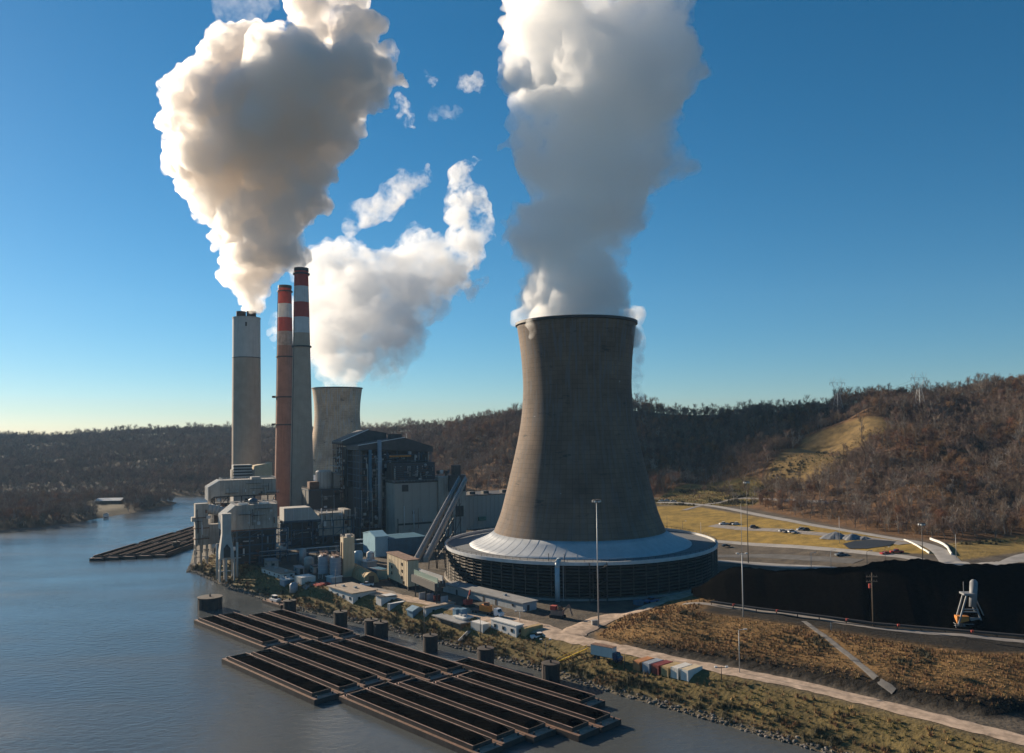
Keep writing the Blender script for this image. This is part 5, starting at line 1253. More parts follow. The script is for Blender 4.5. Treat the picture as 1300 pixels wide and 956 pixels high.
# mooring cells
m_cell = M('sheet_pile', (.035, .027, .024), var=.4, scale=.4, streak=.5, stain=(.13, .06, .035))
cells = [(261, 775.5, 30, 4.6, 'widest round mooring cell standing alone in the open river'), (365.5, 779, 16, 4.6, 'round mooring cell at the far end of the barge tiers by the small dock'), (430.5, 796, 17, 5, 'round mooring cell beside the junction of the upstream and middle tiers'), (470, 808, 17, 5.2, 'left of a close pair of round mooring cells by the bank'), (482, 811, 18, 5.0, 'right of a close pair of round mooring cells by the bank'),
         (545.5, 829, 18.5, 5, 'round mooring cell below the flat grey building'), (616.5, 848, 21, 5.2, 'round mooring cell below the white office trailer'), (700, 868, 23, 5.0, 'round mooring cell at the foot of the yellow gangway'), (222, 699, 9, 5, 'small far mooring cell at the end of the distant barge raft')]
for px, py, w_, h_, l in cells:
    p = PZ(px, py, WL); r = w_/2*p.y/FP
    t = thing('mooring_cell', l, 'mooring', (p.x, p.y+r, WL), 0, 'round sheet pile mooring cells')
    n = 36; m = MB(); ring_ = [(r*(1 if k % 2 else .965)) for k in range(n)]
    vs_ = [(ring_[k]*math.cos(2*math.pi*k/n), ring_[k]*math.sin(2*math.pi*k/n), z) for z in (-2, h_) for k in range(n)]
    m.add(vs_, [(k, (k+1) % n, n+(k+1) % n, n+k) for k in range(n)]).build('sheet_piling', m_cell, t)
    MB().lathe([(.05, h_+.12), (r*.82, h_-.1), (r*1.02, h_-.15), (r*1.04, h_+.15), (r*.9, h_+.2), (.05, h_+.2)], n).build('cap', m_hull, t)
    piece('bollard', m_dsteel, t, (0, 0, h_), (0, 0, h_+1.1), .5)
# small dock with work boat
c = PZ(344, 769, WL); t = thing('work_float', 'small dark work float moored at the bank beside the first mooring cell', 'float', (c.x, c.y, WL), brz)
MB().prism([(-8, .1), (-8, 1.2), (8, 1.2), (8, .1), (7, -1), (-7, -1)], 0, 5).build('hull', m_hull, t); MB().box(-7.9, 7.9, .1, 4.9, 1.2, 1.27).build('deck', m_rust, t)
for x in (-6, 0, 6): piece('bollard', m_dsteel, t, (x, .6, 1.2), (x, .6, 2), .4)
c2 = c+LD*-1.5+PP*1.6; t = thing('small_boat', 'little white boat with a dark wheelhouse sitting on the work float', 'boat', (c2.x, c2.y, WL+1.28), brz)
MB().prism([(-3, .9), (-2.4, .1), (2.6, .1), (3.6, 1.2), (-3, 1.0)], 0, 2.2).build('hull', m_white, t); MB().box(-1.6, .8, .4, 1.8, 1.0, 2.3).build('wheelhouse', m_glass, t); MB().box(-1.8, 1, .3, 1.9, 2.3, 2.4).build('wheelhouse_roof', m_white, t)
# far bank shed
c = PZ(121, 640, -3); t = thing('bank_shed', 'long low shed with a white roof in a clearing on the far wooded bank', 'shed', (c.x, c.y, gz(c.x, c.y)), .05)
MB().box(0, 24, 0, 6, 0, 3.2).build('walls', m_wood, t); MB().prismx([(-1, 2.9), (-1, 3.2), (6.8, 5.4), (6.8, 5.1)], -.5, 24.5).build('roof', m_roofw, t)
for k in range(5): piece('post', m_wood, t, (k*5.9, -.6, 0), (k*5.9, -.6, 3.2), .25)
c = PZ(131, 651, -3); t = thing('white_hut', 'tiny white hut near the water in the far bank clearing', 'hut', (c.x, c.y, gz(c.x, c.y)), .3)
MB().box(0, 4, 0, 3, 0, 2.6).build('walls', m_white, t); MB().prism([(-.3, 2.6), (2, 3.6), (4.3, 2.6)], -.3, 3.3).build('roof', m_roofg, t)
# ------------------------------------------------------------------ coal yard
ct = np.array([(880, 756, 2.0), (892, 758.5, 3.2), (905, 763, 5), (925, 768.5, 8), (945, 772, 9.6), (1000, 779.5, 10), (1100, 792.5, 12.5), (1165, 798, 14.6), (1200, 800.5, 15.2), (1250, 804.5, 15), (1300, 808, 15.4), (1380, 816, 15), (1480, 826, 10)])
us = np.linspace(880, 1480, 300); prof = [(0, 0), (.12, .3), (.24, .6), (.36, .88), (.42, .98), (.5, 1), (.6, 1), (.68, .97), (.8, .6), (.9, .3), (1, -.25)]
vs_ = []
for u in us:
    ty, hh = np.interp(u, ct[:, 0], ct[:, 1]), np.interp(u, ct[:, 0], ct[:, 2]); p = PZ(u, ty, 6.0); dp = hh*1.35*2+8*min(1, hh/9)
    hdir = Vector((p.x, p.y, 0)).normalized(); hdir = (hdir*.5+Vector((0, 1, 0))*.5).normalized()
    for s, z in prof: q_ = p+hdir*(s*dp); vs_.append((q_.x, q_.y, 5.7+hh*z))
A = np.array(vs_); hm_ = np.clip((A[:, 2]-5.7)/6, 0, 1)
A[:, 2] += (noise2(A[:, 0], A[:, 1], 14, 4.4)*1.1+noise2(A[:, 0], A[:, 1], 4.5, 1.4)*.95+noise2(A[:, 0], A[:, 1], 1.8, 6.4)*.35)*hm_
m_ = len(prof); n = len(us)
cpile = MB().add(A.tolist(), [(i*m_+j, (i+1)*m_+j, (i+1)*m_+j+1, i*m_+j+1) for i in range(n-1) for j in range(m_-1)]).build('coal_pile', m_coal, smooth=True)
tag(cpile, 'huge long black coal pile behind the brown brush slope', 'coal pile')
# belt along the foot of the pile
pts = [PZ(*p, 6.6) for p in ((903, 766), (960, 774.5), (1040, 784.5), (1110, 794), (1200, 801.5), (1300, 810), (1420, 822))]
t = thing('belt_conveyor', 'low black belt conveyor with red rollers along the foot of the coal pile', 'conveyor', (0, 0, 0))
for a, b_ in zip(pts[:-1], pts[1:]):
    piece('belt_frame', m_dsteel, t, a+Vector((0, 0, .6)), b_+Vector((0, 0, .6)), 1.2, .5)
    n = int((b_-a).length/6)
    for k in range(n):
        p = a+(b_-a)*(k/n); piece('support', m_rust, t, p+Vector((0, 0, -.9)), p+Vector((0, 0, .5)), .25)
        if k % 3 == 1: MB().box(p.x-.35, p.x+.35, p.y-.9, p.y-.55, p.z+.5, p.z+1.1).build('red_guard', m_red, t)
# stacker
m_stk = M('stacker_grey', (.2, .21, .225), rough=.6, var=.2, scale=.5, streak=.3, stain=(.12, .09, .06))
c = PZ(1232, 799, 6.2); t = thing('coal_stacker', 'grey A-frame coal stacker with a fat white chute standing before the black coal pile', 'machine', c, math.radians(-8))
MB().box(-4.2, 4.6, -.8, 2.8, 0, .55).build('carriage', m_stk, t)
for y in (0, 2.4):
    piece('a_leg', m_stk, t, (-3.4, y, .5), (-.6, y, 10), .4); piece('a_leg', m_stk, t, (3.6, y, .5), (1.2, y, 8), .4)
piece('a_leg', m_stk, t, (4.4, 1.2, 3), (2.2, 1.2, 8.5), .25)
for z in (5.0, 5.7): piece('cross_beam', m_stk, t, (-2.1, -.1, z), (2.2, -.1, z), .3)
MB().box(-1.6, 1.4, -.5, 2.9, 9.7, 10.2).build('head_platform', m_stk, t)
piece('light_mast', m_stk, t, (-1.5, 0, 10), (-1.5, 0, 13.5), .15)
MB().tube((.9, .2, 6.3), (1.9, 1.6, 13.0), 1.0, 1.05, n=18).build('chute', m_stk, t, smooth=True)
MB().lathe([(.05, .95), (.5, .85), (.95, .35), (1.05, 0)], 18).build('chute_dome', m_stk, t, smooth=True).location = (1.9, 1.6, 13.0)
MB().box(-3.4, -.2, .2, 2.2, .6, 3.6).build('machine_house', m_orange, t); MB().box(.2, 2.6, .1, 2.2, .6, 2.9).build('motor_box', m_stk, t); MB().box(-.1, 2.8, -.2, .1, 2.9, 3.4).build('side_girder', m_stk, t)
handrail(t, -4.2, 4.6, -.8, 2.8, .55)
# ------------------------------------------------------------------ poles, masts, pylons
def pole(name, label, px, py, ptop, r=.16, head=None, mat=m_gal, z=None, group='light and utility poles', lean=0, cat='pole'):
    c = PT(px, py) if z is None else PZ(px, py, z); H = zt(ptop, c.y, px)-c.z
    t = thing(name, label, cat, c, 0, group)
    MB().tube((0, 0, -.3), (lean, 0, H), r*1.25, r*.75, n=10).build('shaft', mat, t, smooth=True)
    if head == 'cluster':
        MB().lathe([(.2, H-.3), (1.3, H-.3), (1.3, H), (.2, H)], 16, closed=True).build('lamp_ring', m_dsteel, t)
        for k in range(6): MB().box(1.1*math.cos(k*1.05)-.35, 1.1*math.cos(k*1.05)+.35, 1.1*math.sin(k*1.05)-.35, 1.1*math.sin(k*1.05)+.35, H-.9, H-.3).build('lamp', m_lsteel, t)
    elif head == 'arm':
        MB().bar((lean, 0, H), (lean+1.5, -.4, H+.35), .12).build('arm', mat, t); MB().box(lean+1.2, lean+2.1, -.65, -.25, H+.25, H+.45).build('lamp', m_lsteel, t)
    elif head == 'tee':
        MB().bar((lean-1.5, 0, H-.3), (lean+1.5, 0, H-.3), .16).build('crossarm', mat, t)
        for s in (-1.4, 1.4): MB().box(lean+s-.35, lean+s+.35, -.3, .3, H-.25, H+.05).build('lamp', m_lsteel, t)
    elif head == 'utility':
        for dz in (1.2, 2.6):
            MB().bar((lean-1.6, 0, H-dz), (lean+1.6, 0, H-dz), .2).build('crossarm', m_wood, t)
            for s in (-1.4, -.6, .6, 1.4): MB().tube((lean+s, 0, H-dz+.1), (lean+s, 0, H-dz+.5), .1, n=6).build('insulator', m_dsteel, t)
        MB().tube((lean-.8, -.35, H-4.4), (lean-.8, -.35, H-3.2), .4, n=10).build('transformer', m_red, t)
    return t
pole('light_mast', 'tallest slim grey light mast, rising in front of the cooling tower ring', 760, 797, 634, .2, 'cluster')
pole('street_lamp', 'grey lamp post with a curved arm beside the lower dirt road', 939, 855, 800, .1, 'arm')
pole('light_mast', 'pale slim mast with a tee top on the coal yard edge right of the tower', 943.5, 783, 702, .15, 'tee', m_lsteel)
pole('light_mast', 'very tall thin dark mast beyond the car park, in front of the woods', 950, 715, 611, .17, 'cluster', m_dsteel)
pole('utility_pole', 'leaning wooden utility pole with crossarms in front of the coal pile', 1108.5, 794.5, 727, .17, 'utility', m_wood, lean=0)
pole('light_mast', 'dark light mast with a lamp cluster by the bend of the hill road', 1171.5, 714, 664, .16, 'cluster', m_dsteel)
for k, (px, py, pt_, h, l) in enumerate([(916, 862, 846, 'tee', 'short dark post with a tee top by the lower dirt road'), (1066, 690, 655, None, 'thin pale pole in front of the gravel heaps'), (1101, 722, 700, 'arm', 'thin dark pole under the black pond'), (1124, 720, 695, 'arm', 'thin dark pole beside the red cars'), (1214, 709, 678, None, 'thin pale pole right of the curved white wall'), (847, 675, 655, None, 'thin dark pole at the foot of the golden field, nearest the tower'), (867, 686, 662, 'arm', 'thin dark pole beside the road at the golden field'), (890, 684, 663, None, 'thin pole at the right part of the golden field'), (942, 710, 640, None, 'slim grey pole left of the very tall thin mast'), (1055, 720, 699, 'arm', 'thin lamp pole on the shaded lot'), (1030, 724, 702, 'arm', 'thin lamp pole at the shaded lot edge above the coal pile'),
                                     (426, 750, 722, None, 'thin dark pole at the white building with the tan roof'), (539, 826, 770, None, 'slim dark lamp post rising from the bank below the blue tarpaulin'), (610, 812, 783, None, 'slim dark lamp post on the bank before the white trailer'), (660, 790, 775, 'tee', 'short lamp post on the road island by the flatbed truck'), (693, 848, 811, 'tee', 'rusty slim post on the bank by the yellow gangway'), (793, 850, 830, None, 'thin dark post on the grass under the box truck'), (818, 868, 850, None, 'thin dark post on the grass before the containers'), (1055, 800, 790, None, 'low post on the coal yard edge')]):
    pole('thin_pole', l, px, py, pt_, .1, h, m_dsteel if 'dark' in l or 'rusty' in l else m_gal)
def pylon(label, px, pyb, ptop, grp='transmission pylons on the hill'):
    c = PT(px, pyb); H = zt(ptop, c.y, px)-c.z; t = thing('transmission_pylon', label, 'pylon', c, .35, grp)
    w0, ww = H*.11, H*.035; zw = H*.56
    m = MB()
    for sx in (-1, 1):
        for sy in (-1, 1): m.bar((sx*w0, sy*w0, 0), (sx*ww, sy*ww, zw), 0.211)
    nb = 6
    for k in range(nb):
        a, b2 = k/nb, (k+1)/nb; ra, rb = w0+(ww-w0)*a, w0+(ww-w0)*b2
        for s in (-1, 1):
            m.bar((-ra, s*ra, zw*a), (rb, s*rb, zw*b2), 0.099); m.bar((ra, s*ra, zw*a), (-rb, s*rb, zw*b2), 0.099); m.bar((s*ra, -ra, zw*a), (s*rb, rb, zw*b2), 0.099); m.bar((-rb, s*rb, zw*b2), (rb, s*rb, zw*b2), 0.099)
    m.build('tower_body', m_pyl, t)
    m = MB(); ax = H*.26
    for sx in (-1, 1):
        for sy in (-1, 1):
            m.bar((sx*ww, sy*ww, zw), (sx*ax*.62, 0, H*.8), 0.174); m.bar((sx*ax*.62, 0, H*.8), (sx*ax*.36, 0, H), 0.136); m.bar((sx*ax*.62, 0, H*.8), (sx*ax*.9, 0, H*.94), 0.136); m.bar((sx*ax*.62, 0, H*.8), (sx*ax*.1, 0, H*.93), 0.124)
        m.bar((sx*ax*.5, 0, H*.8), (sx*ax*1.0, 0, H*.84), 0.124); m.bar((sx*ax*.34, 0, H*.7), (0, 0, H*.78), 0.124)
    m.bar((-ax, 0, H*.84), (ax, 0, H*.84), 0.186); m.bar((-ax*.62, 0, H*.8), (ax*.62, 0, H*.8), 0.161)
    m.build('crossarm', m_pyl, t)
    m = MB()
    for s in (-.95, -.02, .95): m.tube((s*ax, 0, H*.84), (s*ax, 0, H*.84-2.6), .16, n=6)
    m.build('insulator_string', m_dsteel, t)
    return c, H, ax
p1 = pylon('steel transmission pylon on the wooded ridge, left of the two', 1064, 526, 478)
p2 = pylon('steel transmission pylon on the wooded ridge, right of the two', 1168, 524, 471)
def wire(a, b_, label, sag=7):
    m = MB(); n = 14; prev = None
    for k in range(n+1):
        u = k/n; p = a.lerp(b_, u)-Vector((0, 0, sag*4*u*(1-u)))
        if prev: m.bar(prev, p, .07)
        prev = p
    tag(m.build('power_line', m_dsteel), label, 'cable', 'power lines between the pylons')
rot = Matrix.Rotation(.35, 3, 'Z')
for s, l in ((-.95, 'left hand power line strung between the two ridge pylons'), (0, 'middle power line strung between the two ridge pylons'), (.95, 'right hand power line strung between the two ridge pylons')):
    wire(p1[0]+rot @ Vector((s*p1[2], 0, p1[1]*.84-2.6)), p2[0]+rot @ Vector((s*p2[2], 0, p2[1]*.84-2.6)), l.replace('left hand', 'outer').replace('right hand', 'inner'))
# curved white barrier and guard rail
def barrier(label, pts, mat, h=1.0, w=.5):
    P = [PT(*p) for p in pts]; t = thing('road_barrier', label, 'barrier', (0, 0, 0))
    for a, b_ in zip(P[:-1], P[1:]): piece('barrier_block', mat, t, a+Vector((0, 0, h/2)), a+(b_-a)*.985+Vector((0, 0, h/2)), w, h)
barrier('curved white concrete barrier at the bend of the hill road', [(1181, 685), (1186, 687), (1192, 689), (1198, 692), (1203, 696), (1205, 700), (1208, 705)], m_white)
barrier('white kerb wall along the inside of the hill road bend', [(1148, 686), (1156, 689), (1164, 693), (1170, 697), (1176, 700), (1180, 703)], m_white, .7)
# gravel heaps
m_grav = M('grey_gravel', (.17, .18, .2), var=.25, scale=1.2, bump=.5)
for px, py, r, h_, l in ((1061, 683, 6.5, 3.4, 'largest grey gravel heap beside the car park'), (1082, 684, 5.5, 2.8, 'pale grey gravel heap between the two others'), (1098, 684.5, 3.5, 1.5, 'smallest low gravel heap at the right')):
    c = PT(px, py); k = 24; m = MB(); vs_ = [(0, 0, h_)]
    for ring_i in (.35, .7, 1.0):
        for a in range(k):
            an = a*2*math.pi/k; rr = r*ring_i*(1+.18*math.sin(an*3+px)+.1*math.sin(an*7)); vs_.append((rr*math.cos(an), rr*math.sin(an)*.8, h_*(1-ring_i)**.85*(1+.1*math.sin(an*5))-(.3 if ring_i == 1 else 0)))
    fs_ = [(0, 1+a, 1+(a+1) % k) for a in range(k)]+[(1+q_*k+a, 1+(q_+1)*k+a, 1+(q_+1)*k+(a+1) % k, 1+q_*k+(a+1) % k) for q_ in (0, 1) for a in range(k)]
    o = m.add(vs_, fs_).build('gravel_heap', m_grav, smooth=True); o.location = c; tag(o, l, 'heap', 'gravel heaps')
# ------------------------------------------------------------------ trees: bare winter crowns
m_bark = tint(M('bark', (.16, .13, .105), var=.3, scale=1.5), .35)
m_twig = tint(M('twigs', (.185, .12, .082), var=.35, scale=.6), .4)
m_pale = tint(M('pale_bark', (.24, .21, .18), var=.25, scale=1.5), .3)
m_leaf = tint(M('russet_leaves', (.2, .105, .052), var=.4, scale=.7), .4)
def make_tree(seed, leaves=0, pale=False, spread=1.0, H=13):
    r = random.Random(seed); tr = MB(); tw = MB()
    def twig(p, d, l, w):
        e = p+d*l; s = d.cross(Vector((r.uniform(-1, 1), r.uniform(-1, 1), r.uniform(-1, 1)))).normalized()*w
        tw.add([p-s, p+s, e], [(0, 1, 2)])
    def leaf(p):
        a = Vector((r.uniform(-1, 1), r.uniform(-1, 1), r.uniform(-1, 1))).normalized()*.28; b_ = Vector((r.uniform(-1, 1), r.uniform(-1, 1), r.uniform(-1, 1))).normalized()*.28
        tw.add([p, p+a, p+b_], [(0, 1, 2)])
    def grow(p, d, l, rad, lev):
        n = 2 if lev < 2 else 1; q_ = p; dd = d
        for k in range(n):
            dd = (dd+Vector((r.uniform(-.16, .16), r.uniform(-.16, .16), r.uniform(-.02, .14)))).normalized(); e = q_+dd*l/n
            if lev < 3: tr.tube(q_, e, rad*(1-.25*k), rad*(1-.25*(k+1)), n=5 if lev == 0 else 3, caps=False)
            else: twig(q_, dd, l, .045)
            q_ = e
        if lev >= 4:
            if leaves:
                for _ in range(leaves): leaf(q_+Vector((r.uniform(-.5, .5), r.uniform(-.5, .5), r.uniform(-.4, .4))))
            return
        nb = (r.randint(7, 9), r.randint(4, 5), r.randint(4, 5), r.randint(3, 5))[lev]
        for k in range(nb):
            f = r.uniform(.35, 1) if lev else r.uniform(.2, 1.0)
            base = p.lerp(q_, f); an = r.uniform(0, 6.28); tilt = (r.uniform(.35, .95), r.uniform(.4, 1.0), r.uniform(.4, 1.1), r.uniform(.4, 1.2))[lev]*spread
            ax = dd.cross(Vector((math.cos(an), math.sin(an), .3))).normalized()
            nd = (dd*math.cos(tilt)+ax*math.sin(tilt)+Vector((0, 0, .12))).normalized()
            grow(base, nd, l*r.uniform(.45, .7)*(1.0 if lev else .8), rad*.5, lev+1)
    grow(Vector((0, 0, -.3)), Vector((0, 0, 1)), H*.62, H*.016, 0)
    return tr, tw
def tree_thing(seed, **kw):
    tr, tw = make_tree(seed, **kw)
    t = thing('bare_tree', '', 'tree', (0, 0, 0), 0)
    a = tr.build('trunk', m_pale if kw.get('pale') else m_bark, t, fix=False); b_ = tw.build('crown', m_leaf if kw.get('leaves') else (m_pale if kw.get('pale') else m_twig), t, fix=False)
    return t, a, b_
KIN = [tree_thing(1, spread=.8), tree_thing(2, spread=1.0, H=11), tree_thing(3, spread=1.1, H=14), tree_thing(4, leaves=3, spread=.9, H=11), tree_thing(5, pale=True, spread=.85, H=14), tree_thing(6, spread=.7, H=15)]
def points(x0, x1, y0, y1, s, jit=.45):
    X, Y = np.meshgrid(np.arange(x0, x1, s), np.arange(y0, y1, s)); X = X.ravel(); Y = Y.ravel()
    return X+rng.uniform(-jit, jit, X.size)*s, Y+rng.uniform(-jit, jit, X.size)*s
def gn_scatter(name, protos_, x, y, z, scl, idx, tilt=.06):
    n = len(x); me = bpy.data.meshes.new(name); me.vertices.add(n); me.vertices.foreach_set('co', np.stack([x, y, z], 1).ravel())
    for an, ty, dat in (('sc', 'FLOAT', scl), ('rz', 'FLOAT', rng.uniform(0, 6.28, n)), ('tx', 'FLOAT', rng.normal(0, tilt, n))):
        a = me.attributes.new(an, ty, 'POINT'); a.data.foreach_set('value', np.asarray(dat, np.float32))
    a = me.attributes.new('idx', 'INT', 'POINT'); a.data.foreach_set('value', np.asarray(idx, np.int32))
    o = bpy.data.objects.new(name, me); COL.objects.link(o); o['kind'] = 'stuff'
    g = bpy.data.node_groups.new(name, 'GeometryNodeTree'); g.interface.new_socket('Geometry', in_out='INPUT', socket_type='NodeSocketGeometry'); g.interface.new_socket('Geometry', in_out='OUTPUT', socket_type='NodeSocketGeometry')
    N = g.nodes; Lk = g.links; gi = N.new('NodeGroupInput'); go = N.new('NodeGroupOutput'); ip = N.new('GeometryNodeInstanceOnPoints'); jn = N.new('GeometryNodeJoinGeometry')
    for objs in protos_[::-1]:
        ji = N.new('GeometryNodeJoinGeometry')
        for ob in objs:
            oi = N.new('GeometryNodeObjectInfo'); oi.inputs['Object'].default_value = ob; Lk.new(oi.outputs['Geometry'], ji.inputs[0])
        gti = N.new('GeometryNodeGeometryToInstance'); Lk.new(ji.outputs[0], gti.inputs[0]); Lk.new(gti.outputs[0], jn.inputs[0])
    def at(nm, ty):
        a = N.new('GeometryNodeInputNamedAttribute'); a.data_type = ty; a.inputs[0].default_value = nm; return a.outputs[0]
    cx = N.new('ShaderNodeCombineXYZ'); Lk.new(at('tx', 'FLOAT'), cx.inputs[0]); Lk.new(at('rz', 'FLOAT'), cx.inputs[2])
    Lk.new(gi.outputs[0], ip.inputs['Points']); Lk.new(jn.outputs[0], ip.inputs['Instance']); ip.inputs['Pick Instance'].default_value = True
    Lk.new(at('idx', 'INT'), ip.inputs['Instance Index']); Lk.new(cx.outputs[0], ip.inputs['Rotation']); Lk.new(at('sc', 'FLOAT'), ip.inputs['Scale'])
    Lk.new(ip.outputs[0], go.inputs[0]); md = o.modifiers.new('scatter', 'NODES'); md.node_group = g
    return o
TX, TY = [], []
for (x0, x1, y0, y1, s, lo, hi) in ((0, 660, 380, 860, 5.6, 0, 860), (-420, 800, 560, 1180, 7.5, 760, 1180), (-560, -180, 440, 900, 6.0, 0, 900), (-1300, 120, 860, 1900, 8.5, 900, 1900)):
    x, y = points(x0, x1, y0, y1, s)
    q, F, zf, C, Hc, tt = zones(x, y)
    near = (x0 == 0)
    k = treemask(x, y) & (q > -60) & (q < 1420) & (tt < 1.12) & (y < hi)
    if x0 == -420: k &= ~((x > 0) & (x < 660) & (y < 860))
    if x0 == -560: k &= x < -300
    if x0 == -1300: k &= (y > 900)
    k &= ~((np.abs(x-RC.x) < 75) & (np.abs(y-RC.y) < 75))
    TX.append(x[k]); TY.append(y[k])
n_main = sum(len(v) for v in TX)
x, y = points(-420, 760, 620, 1180, 5.0); q, F, zf, C, Hc, tt = zones(x, y)          # low growth along the ridge line
k = treemask(x, y) & (tt > .86) & (tt < 1.03) & (q > 540) & (q < 1420); TX.append(x[k]); TY.append(y[k])
TX = np.concatenate(TX); TY = np.concatenate(TY); TZ = Z(TX, TY)
q = 650+FP*TX/TY
base_s = rng.uniform(.62, 1.12, TX.size)*np.where(noise2(TX, TY, 60, 9.1) > .12, 1.1, .92)
# taller, more open trees along the skyline of the right-hand ridge
_, F, zf, C, Hc, tt = zones(TX, TY)
sky_ = (tt > .88) & (q > 980)
low_ridge = np.arange(TX.size) >= n_main
keep = low_ridge | ~(sky_ & (noise2(TX, TY, 22, 4.9) < -.3))
base_s = np.where(sky_, np.where(q > 1060, rng.uniform(.55, 1.3, TX.size), rng.uniform(.35, .85, TX.size))*(1+.4*noise2(TX, TY, 30, 2.9)), base_s)
base_s = np.where(low_ridge, rng.uniform(.16, .42, TX.size), base_s)
low_ = (tt < .22) & (TX > 0)
base_s = np.where(low_ & (rng.random(TX.size) < .4), base_s*.6, base_s)
TX, TY, TZ, q, base_s, tt = (a[keep] for a in (TX, TY, TZ, q, base_s, tt))
clump = noise2(TX, TY, 45, 7.7)
idx = rng.integers(0, 3, TX.size); idx = np.where(rng.random(TX.size) < .25, 5, idx); idx = np.where((clump > .15) & (rng.random(TX.size) < .6), 3, idx); idx = np.where((rng.random(TX.size) < np.where(tt < .3, .2, .06)), 4, idx)
far_i = (TX < -100) & (TY > 850); idx = np.where(far_i & ((idx == 3) | (idx == 4)), 0, idx)
vis = (q > 5) & (q < 1295) & (TX > 0)
order = np.argsort(np.where(vis, TY/(base_s+.2), 1e9))[:296]
kind_lab = ['bare grey brown tree', 'low bushy bare tree', 'wide spreading bare tree', 'bushy tree still holding russet leaves', 'pale barked bare tree', 'tall narrow bare tree']
def place(qq, t_):
    s = ' behind the tall thin mast' if qq < 985 else ' above the car park cars' if qq < 1045 else ' above the gravel heaps' if qq < 1110 else ' above the black pond' if qq < 1170 else ' behind the curved white barrier' if qq < 1225 else ' right of the road bend'
    return (' at the wood edge' if t_ < .06 else ' a little up the slope' if t_ < .14 else ' deeper in the woods')+s
usedk = [False]*6
for i in order:
    k = int(idx[i]); lab = kind_lab[k]+place(q[i], tt[i])
    rz = float(rng.uniform(0, 6.28)); loc = (TX[i], TY[i], TZ[i]); s = float(base_s[i])
    if not usedk[k]:
        usedk[k] = True; t = KIN[k][0]; t.location = loc; t.rotation_euler = (0, 0, rz); t.scale = (s, s, s); t['label'] = lab; t['group'] = 'trees at the front of the wooded hill'
    else: dup(KIN[k][0], loc, rz, lab, 'trees at the front of the wooded hill', (s, s, s))
for k in range(6):
    if not usedk[k]: KIN[k][0].location = (TX[order[-1]]+5, TY[order[-1]]+5, TZ[order[-1]]); KIN[k][0]['label'] = kind_lab[k]+place(q[order[-1]], .2); KIN[k][0]['group'] = 'trees at the front of the wooded hill'
rest = np.ones(TX.size, bool); rest[order] = False
pr = [(a, b_) for _, a, b_ in KIN]
far_ = TX < -170
for nm, sel in (('hillside_woodland', rest & ~far_), ('far_bank_woodland', rest & far_)):
    gn_scatter(nm, pr, TX[sel], TY[sel], TZ[sel], base_s[sel]*np.where(TY[sel] > 1000, 1.35, 1.0), idx[sel])
print('trees', TX.size)
# a few single trees that stand out on the right-hand skyline
for px, py, k, s, l in ((1284, 514, 2, .95, 'lone broad bare tree on the skyline at the right end of the ridge'), (1239, 514, 1, 1.0, 'rounded bare tree standing apart on the skyline left of the lone broad one'), (1094, 556, 5, 1.0, 'slim bare tree standing alone at the edge of the golden hill clearing')):
    c = PT(px, py); dup(KIN[k][0], c, random.random()*6, l, None, (s*1.2, s*1.2, s*1.2))
# ------------------------------------------------------------------ brush, grass and stones
def tuft(seed, n, h, spread, mat, name):
    r = random.Random(seed); m = MB()
    for k in range(n):
        a = r.uniform(0, 6.28); d = r.uniform(0, spread); p = Vector((d*math.cos(a), d*math.sin(a), -.05)); l = h*r.uniform(.5, 1.1)
        e = p+Vector((r.uniform(-.4, .4)*l, r.uniform(-.4, .4)*l, l)); s = Vector((math.cos(a+1.57), math.sin(a+1.57), 0))*r.uniform(.05, .12)
        m.add([p-s, p+s, e], [(0, 1, 2)])
    o = m.build(name, mat, fix=False); COL.objects.unlink(o); return o
m_gold = tint(M('dry_grass', (.29, .18, .075), var=.35, scale=.5), .45)
m_brown = tint(M('dry_brush', (.21, .118, .05), var=.4, scale=.5), .5)
m_green = tint(M('bank_grass', (.17, .14, .04), var=.35, scale=.5), .4)
m_shrub = tint(M('dark_shrub', (.06, .055, .03), var=.4, scale=.5), .4)
tg = [tuft(k, 16, .9, .55, m_gold, 'gold_tuft') for k in (1, 2)]; tb = [tuft(k, 26, 1.25, .8, m_brown, 'brown_tuft') for k in (3, 4)]; tgn = [tuft(k, 18, .7, .6, m_green, 'green_tuft') for k in (5, 6)]; ts = [tuft(k, 46, 1.6, 1.1, m_shrub, 'shrub_tuft') for k in (7, 8)]
ALLT = [(o,) for o in tg+tb+tgn+ts]
x, y = points(0, 330, 130, 310, .95); e = sdist(x, y, EMB); qq = 650+FP*x/y
k = (e > 2.5) & (e < 29) & (qq < 1400) & (y < 275) & (rng.random(x.size) < .8)
dch = pathdist(x, y, [PT(*p) for p in ((1021, 789), (1060, 818), (1110, 858), (1135, 879))]) < 2.0
pr_ = pathdist(x, y, [PT(*p) for p in ((868, 767), (905, 768), (960, 776), (1040, 786), (1110, 797), (1200, 805), (1300, 814), (1420, 826))]) < 2.6
k &= ~dch & ~pr_
x, y = x[k], y[k]; nn = noise2(x, y, 14, 3.3)+noise2(x, y, 5, 1.1)*.5; ii = np.where(nn > .12, rng.integers(0, 2, x.size), np.where(nn > -.38, rng.integers(2, 4, x.size), np.where(rng.random(x.size) < .5, rng.integers(6, 8, x.size), rng.integers(2, 4, x.size))))
gn_scatter('brush', ALLT, x, y, Z(x, y), rng.uniform(.3, .85, x.size), ii)
x, y = points(-200, 150, 60, 430, 1.0); rv = -sdist(x, y, RIVER); qq = 650+FP*x/np.maximum(y, 1)
k = (rv > 1.5) & (rv < np.where(qq > 735, 13.5, np.where(qq > 690, 15, 18))) & (qq > 225) & (qq < 1350) & (x > -200) & (rng.random(x.size) < .85); x, y, rv = x[k], y[k], rv[k]
nn = noise2(x, y, 11, 5.3)+noise2(x, y, 4, 2.1)*.5
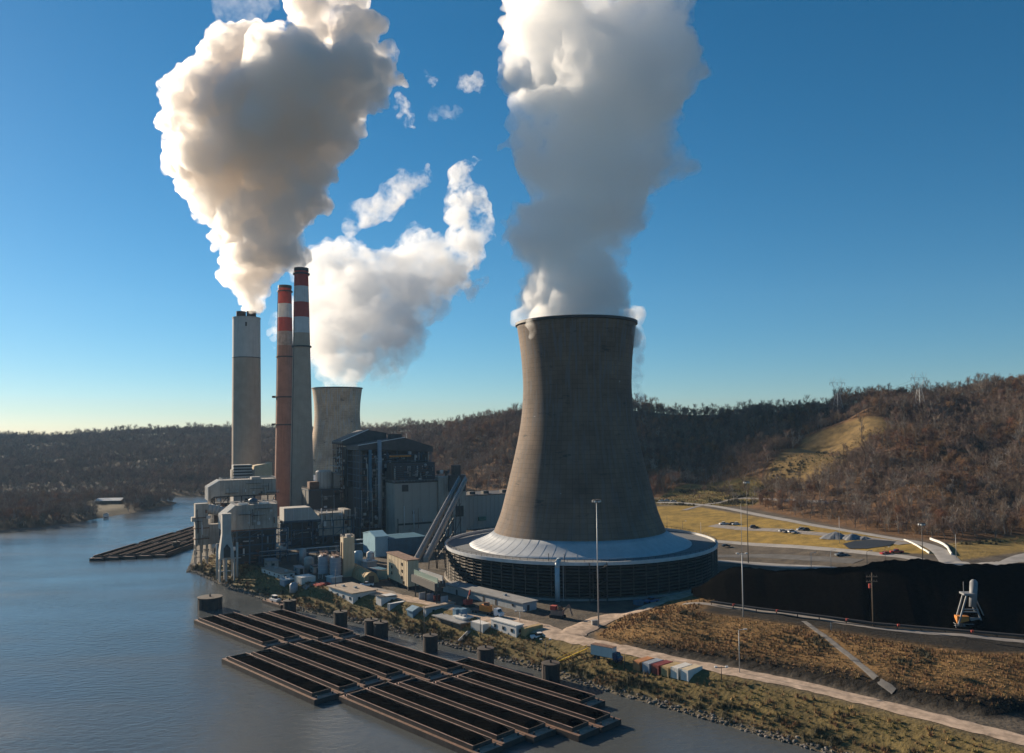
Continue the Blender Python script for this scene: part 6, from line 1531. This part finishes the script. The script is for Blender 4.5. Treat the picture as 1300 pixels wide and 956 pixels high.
ii = np.where(rv < 6, np.where(nn > 0, rng.integers(2, 4, x.size), rng.integers(6, 8, x.size)), np.where(nn > .0, rng.integers(0, 2, x.size), np.where(nn > -.25, rng.integers(4, 6, x.size), rng.integers(2, 4, x.size))))
kk = (pathdist(x, y, [PT(*p) for p in ((470, 752), (500, 757), (560, 768), (605, 779), (650, 790), (690, 799), (730, 811), (780, 822), (850, 837), (930, 853), (1010, 869), (1090, 888), (1200, 915), (1330, 948))]) > 6.5) & (rng.random(x.size) < np.where(noise2(x, y, 8, 7.1) > .1, .9, .5)); x, y, rv, ii = x[kk], y[kk], rv[kk], ii[kk]
gn_scatter('bank_vegetation', ALLT, x, y, Z(x, y), rng.uniform(.4, 1.05, x.size)*np.where(rv > 15, .7, 1), ii)
x, y = points(60, 420, 380, 660, 2.2); ok = ((sdist(x, y, SCRUB) > 0) | (sdist(x, y, CLEAR) > -3) & (rng.random(x.size) < .6) | (sdist(x, y, VERGE) > 0) & (rng.random(x.size) < .3)) & (pathdist(x, y, UROAD) > 3.5) & (pathdist(x, y, ROADL) > 5)
x, y = x[ok], y[ok]; nn = noise2(x, y, 20, 6.3)
ii = np.where(nn > .15, rng.integers(0, 2, x.size), np.where(nn > -.2, rng.integers(4, 6, x.size), rng.integers(6, 8, x.size)))
gn_scatter('hill_brush', ALLT, x, y, Z(x, y), rng.uniform(.7, 1.6, x.size), ii)
def rock(seed):
    bm = bmesh.new(); bmesh.ops.create_icosphere(bm, subdivisions=1, radius=.5); r = random.Random(seed)
    for v in bm.verts: v.co *= r.uniform(.7, 1.25); v.co.z *= .7
    me = bpy.data.meshes.new('rock'); bm.to_mesh(me); bm.free(); me.materials.append(m_rock); return bpy.data.objects.new('rock', me)
m_rock = tint(M('riprap', (.13, .115, .1), var=.3, scale=1.5), .45)
rocks = [(rock(k),) for k in range(3)]
x, y = points(-200, 120, 80, 440, .8); rv = -sdist(x, y, RIVER); qq = 650+FP*x/np.maximum(y, 1)
k = (rv > -1.2) & (rv < 2.6) & (x > -200) & (qq > 215) & (qq < 1300) & (rng.random(x.size) < .75); x, y = x[k], y[k]
gn_scatter('riprap', rocks, x, y, Z(x, y)+.05, rng.uniform(.35, 1.25, x.size), rng.integers(0, 3, x.size), .5)
# ------------------------------------------------------------------ air
hm = vmat('hazy_air', .00004, .2, (.38, .66, 1.0), scale=0)
hz = MB().box(-3650, 3650, -350, 3450, -20, 640).build('haze', hm); hz['kind'] = 'stuff'
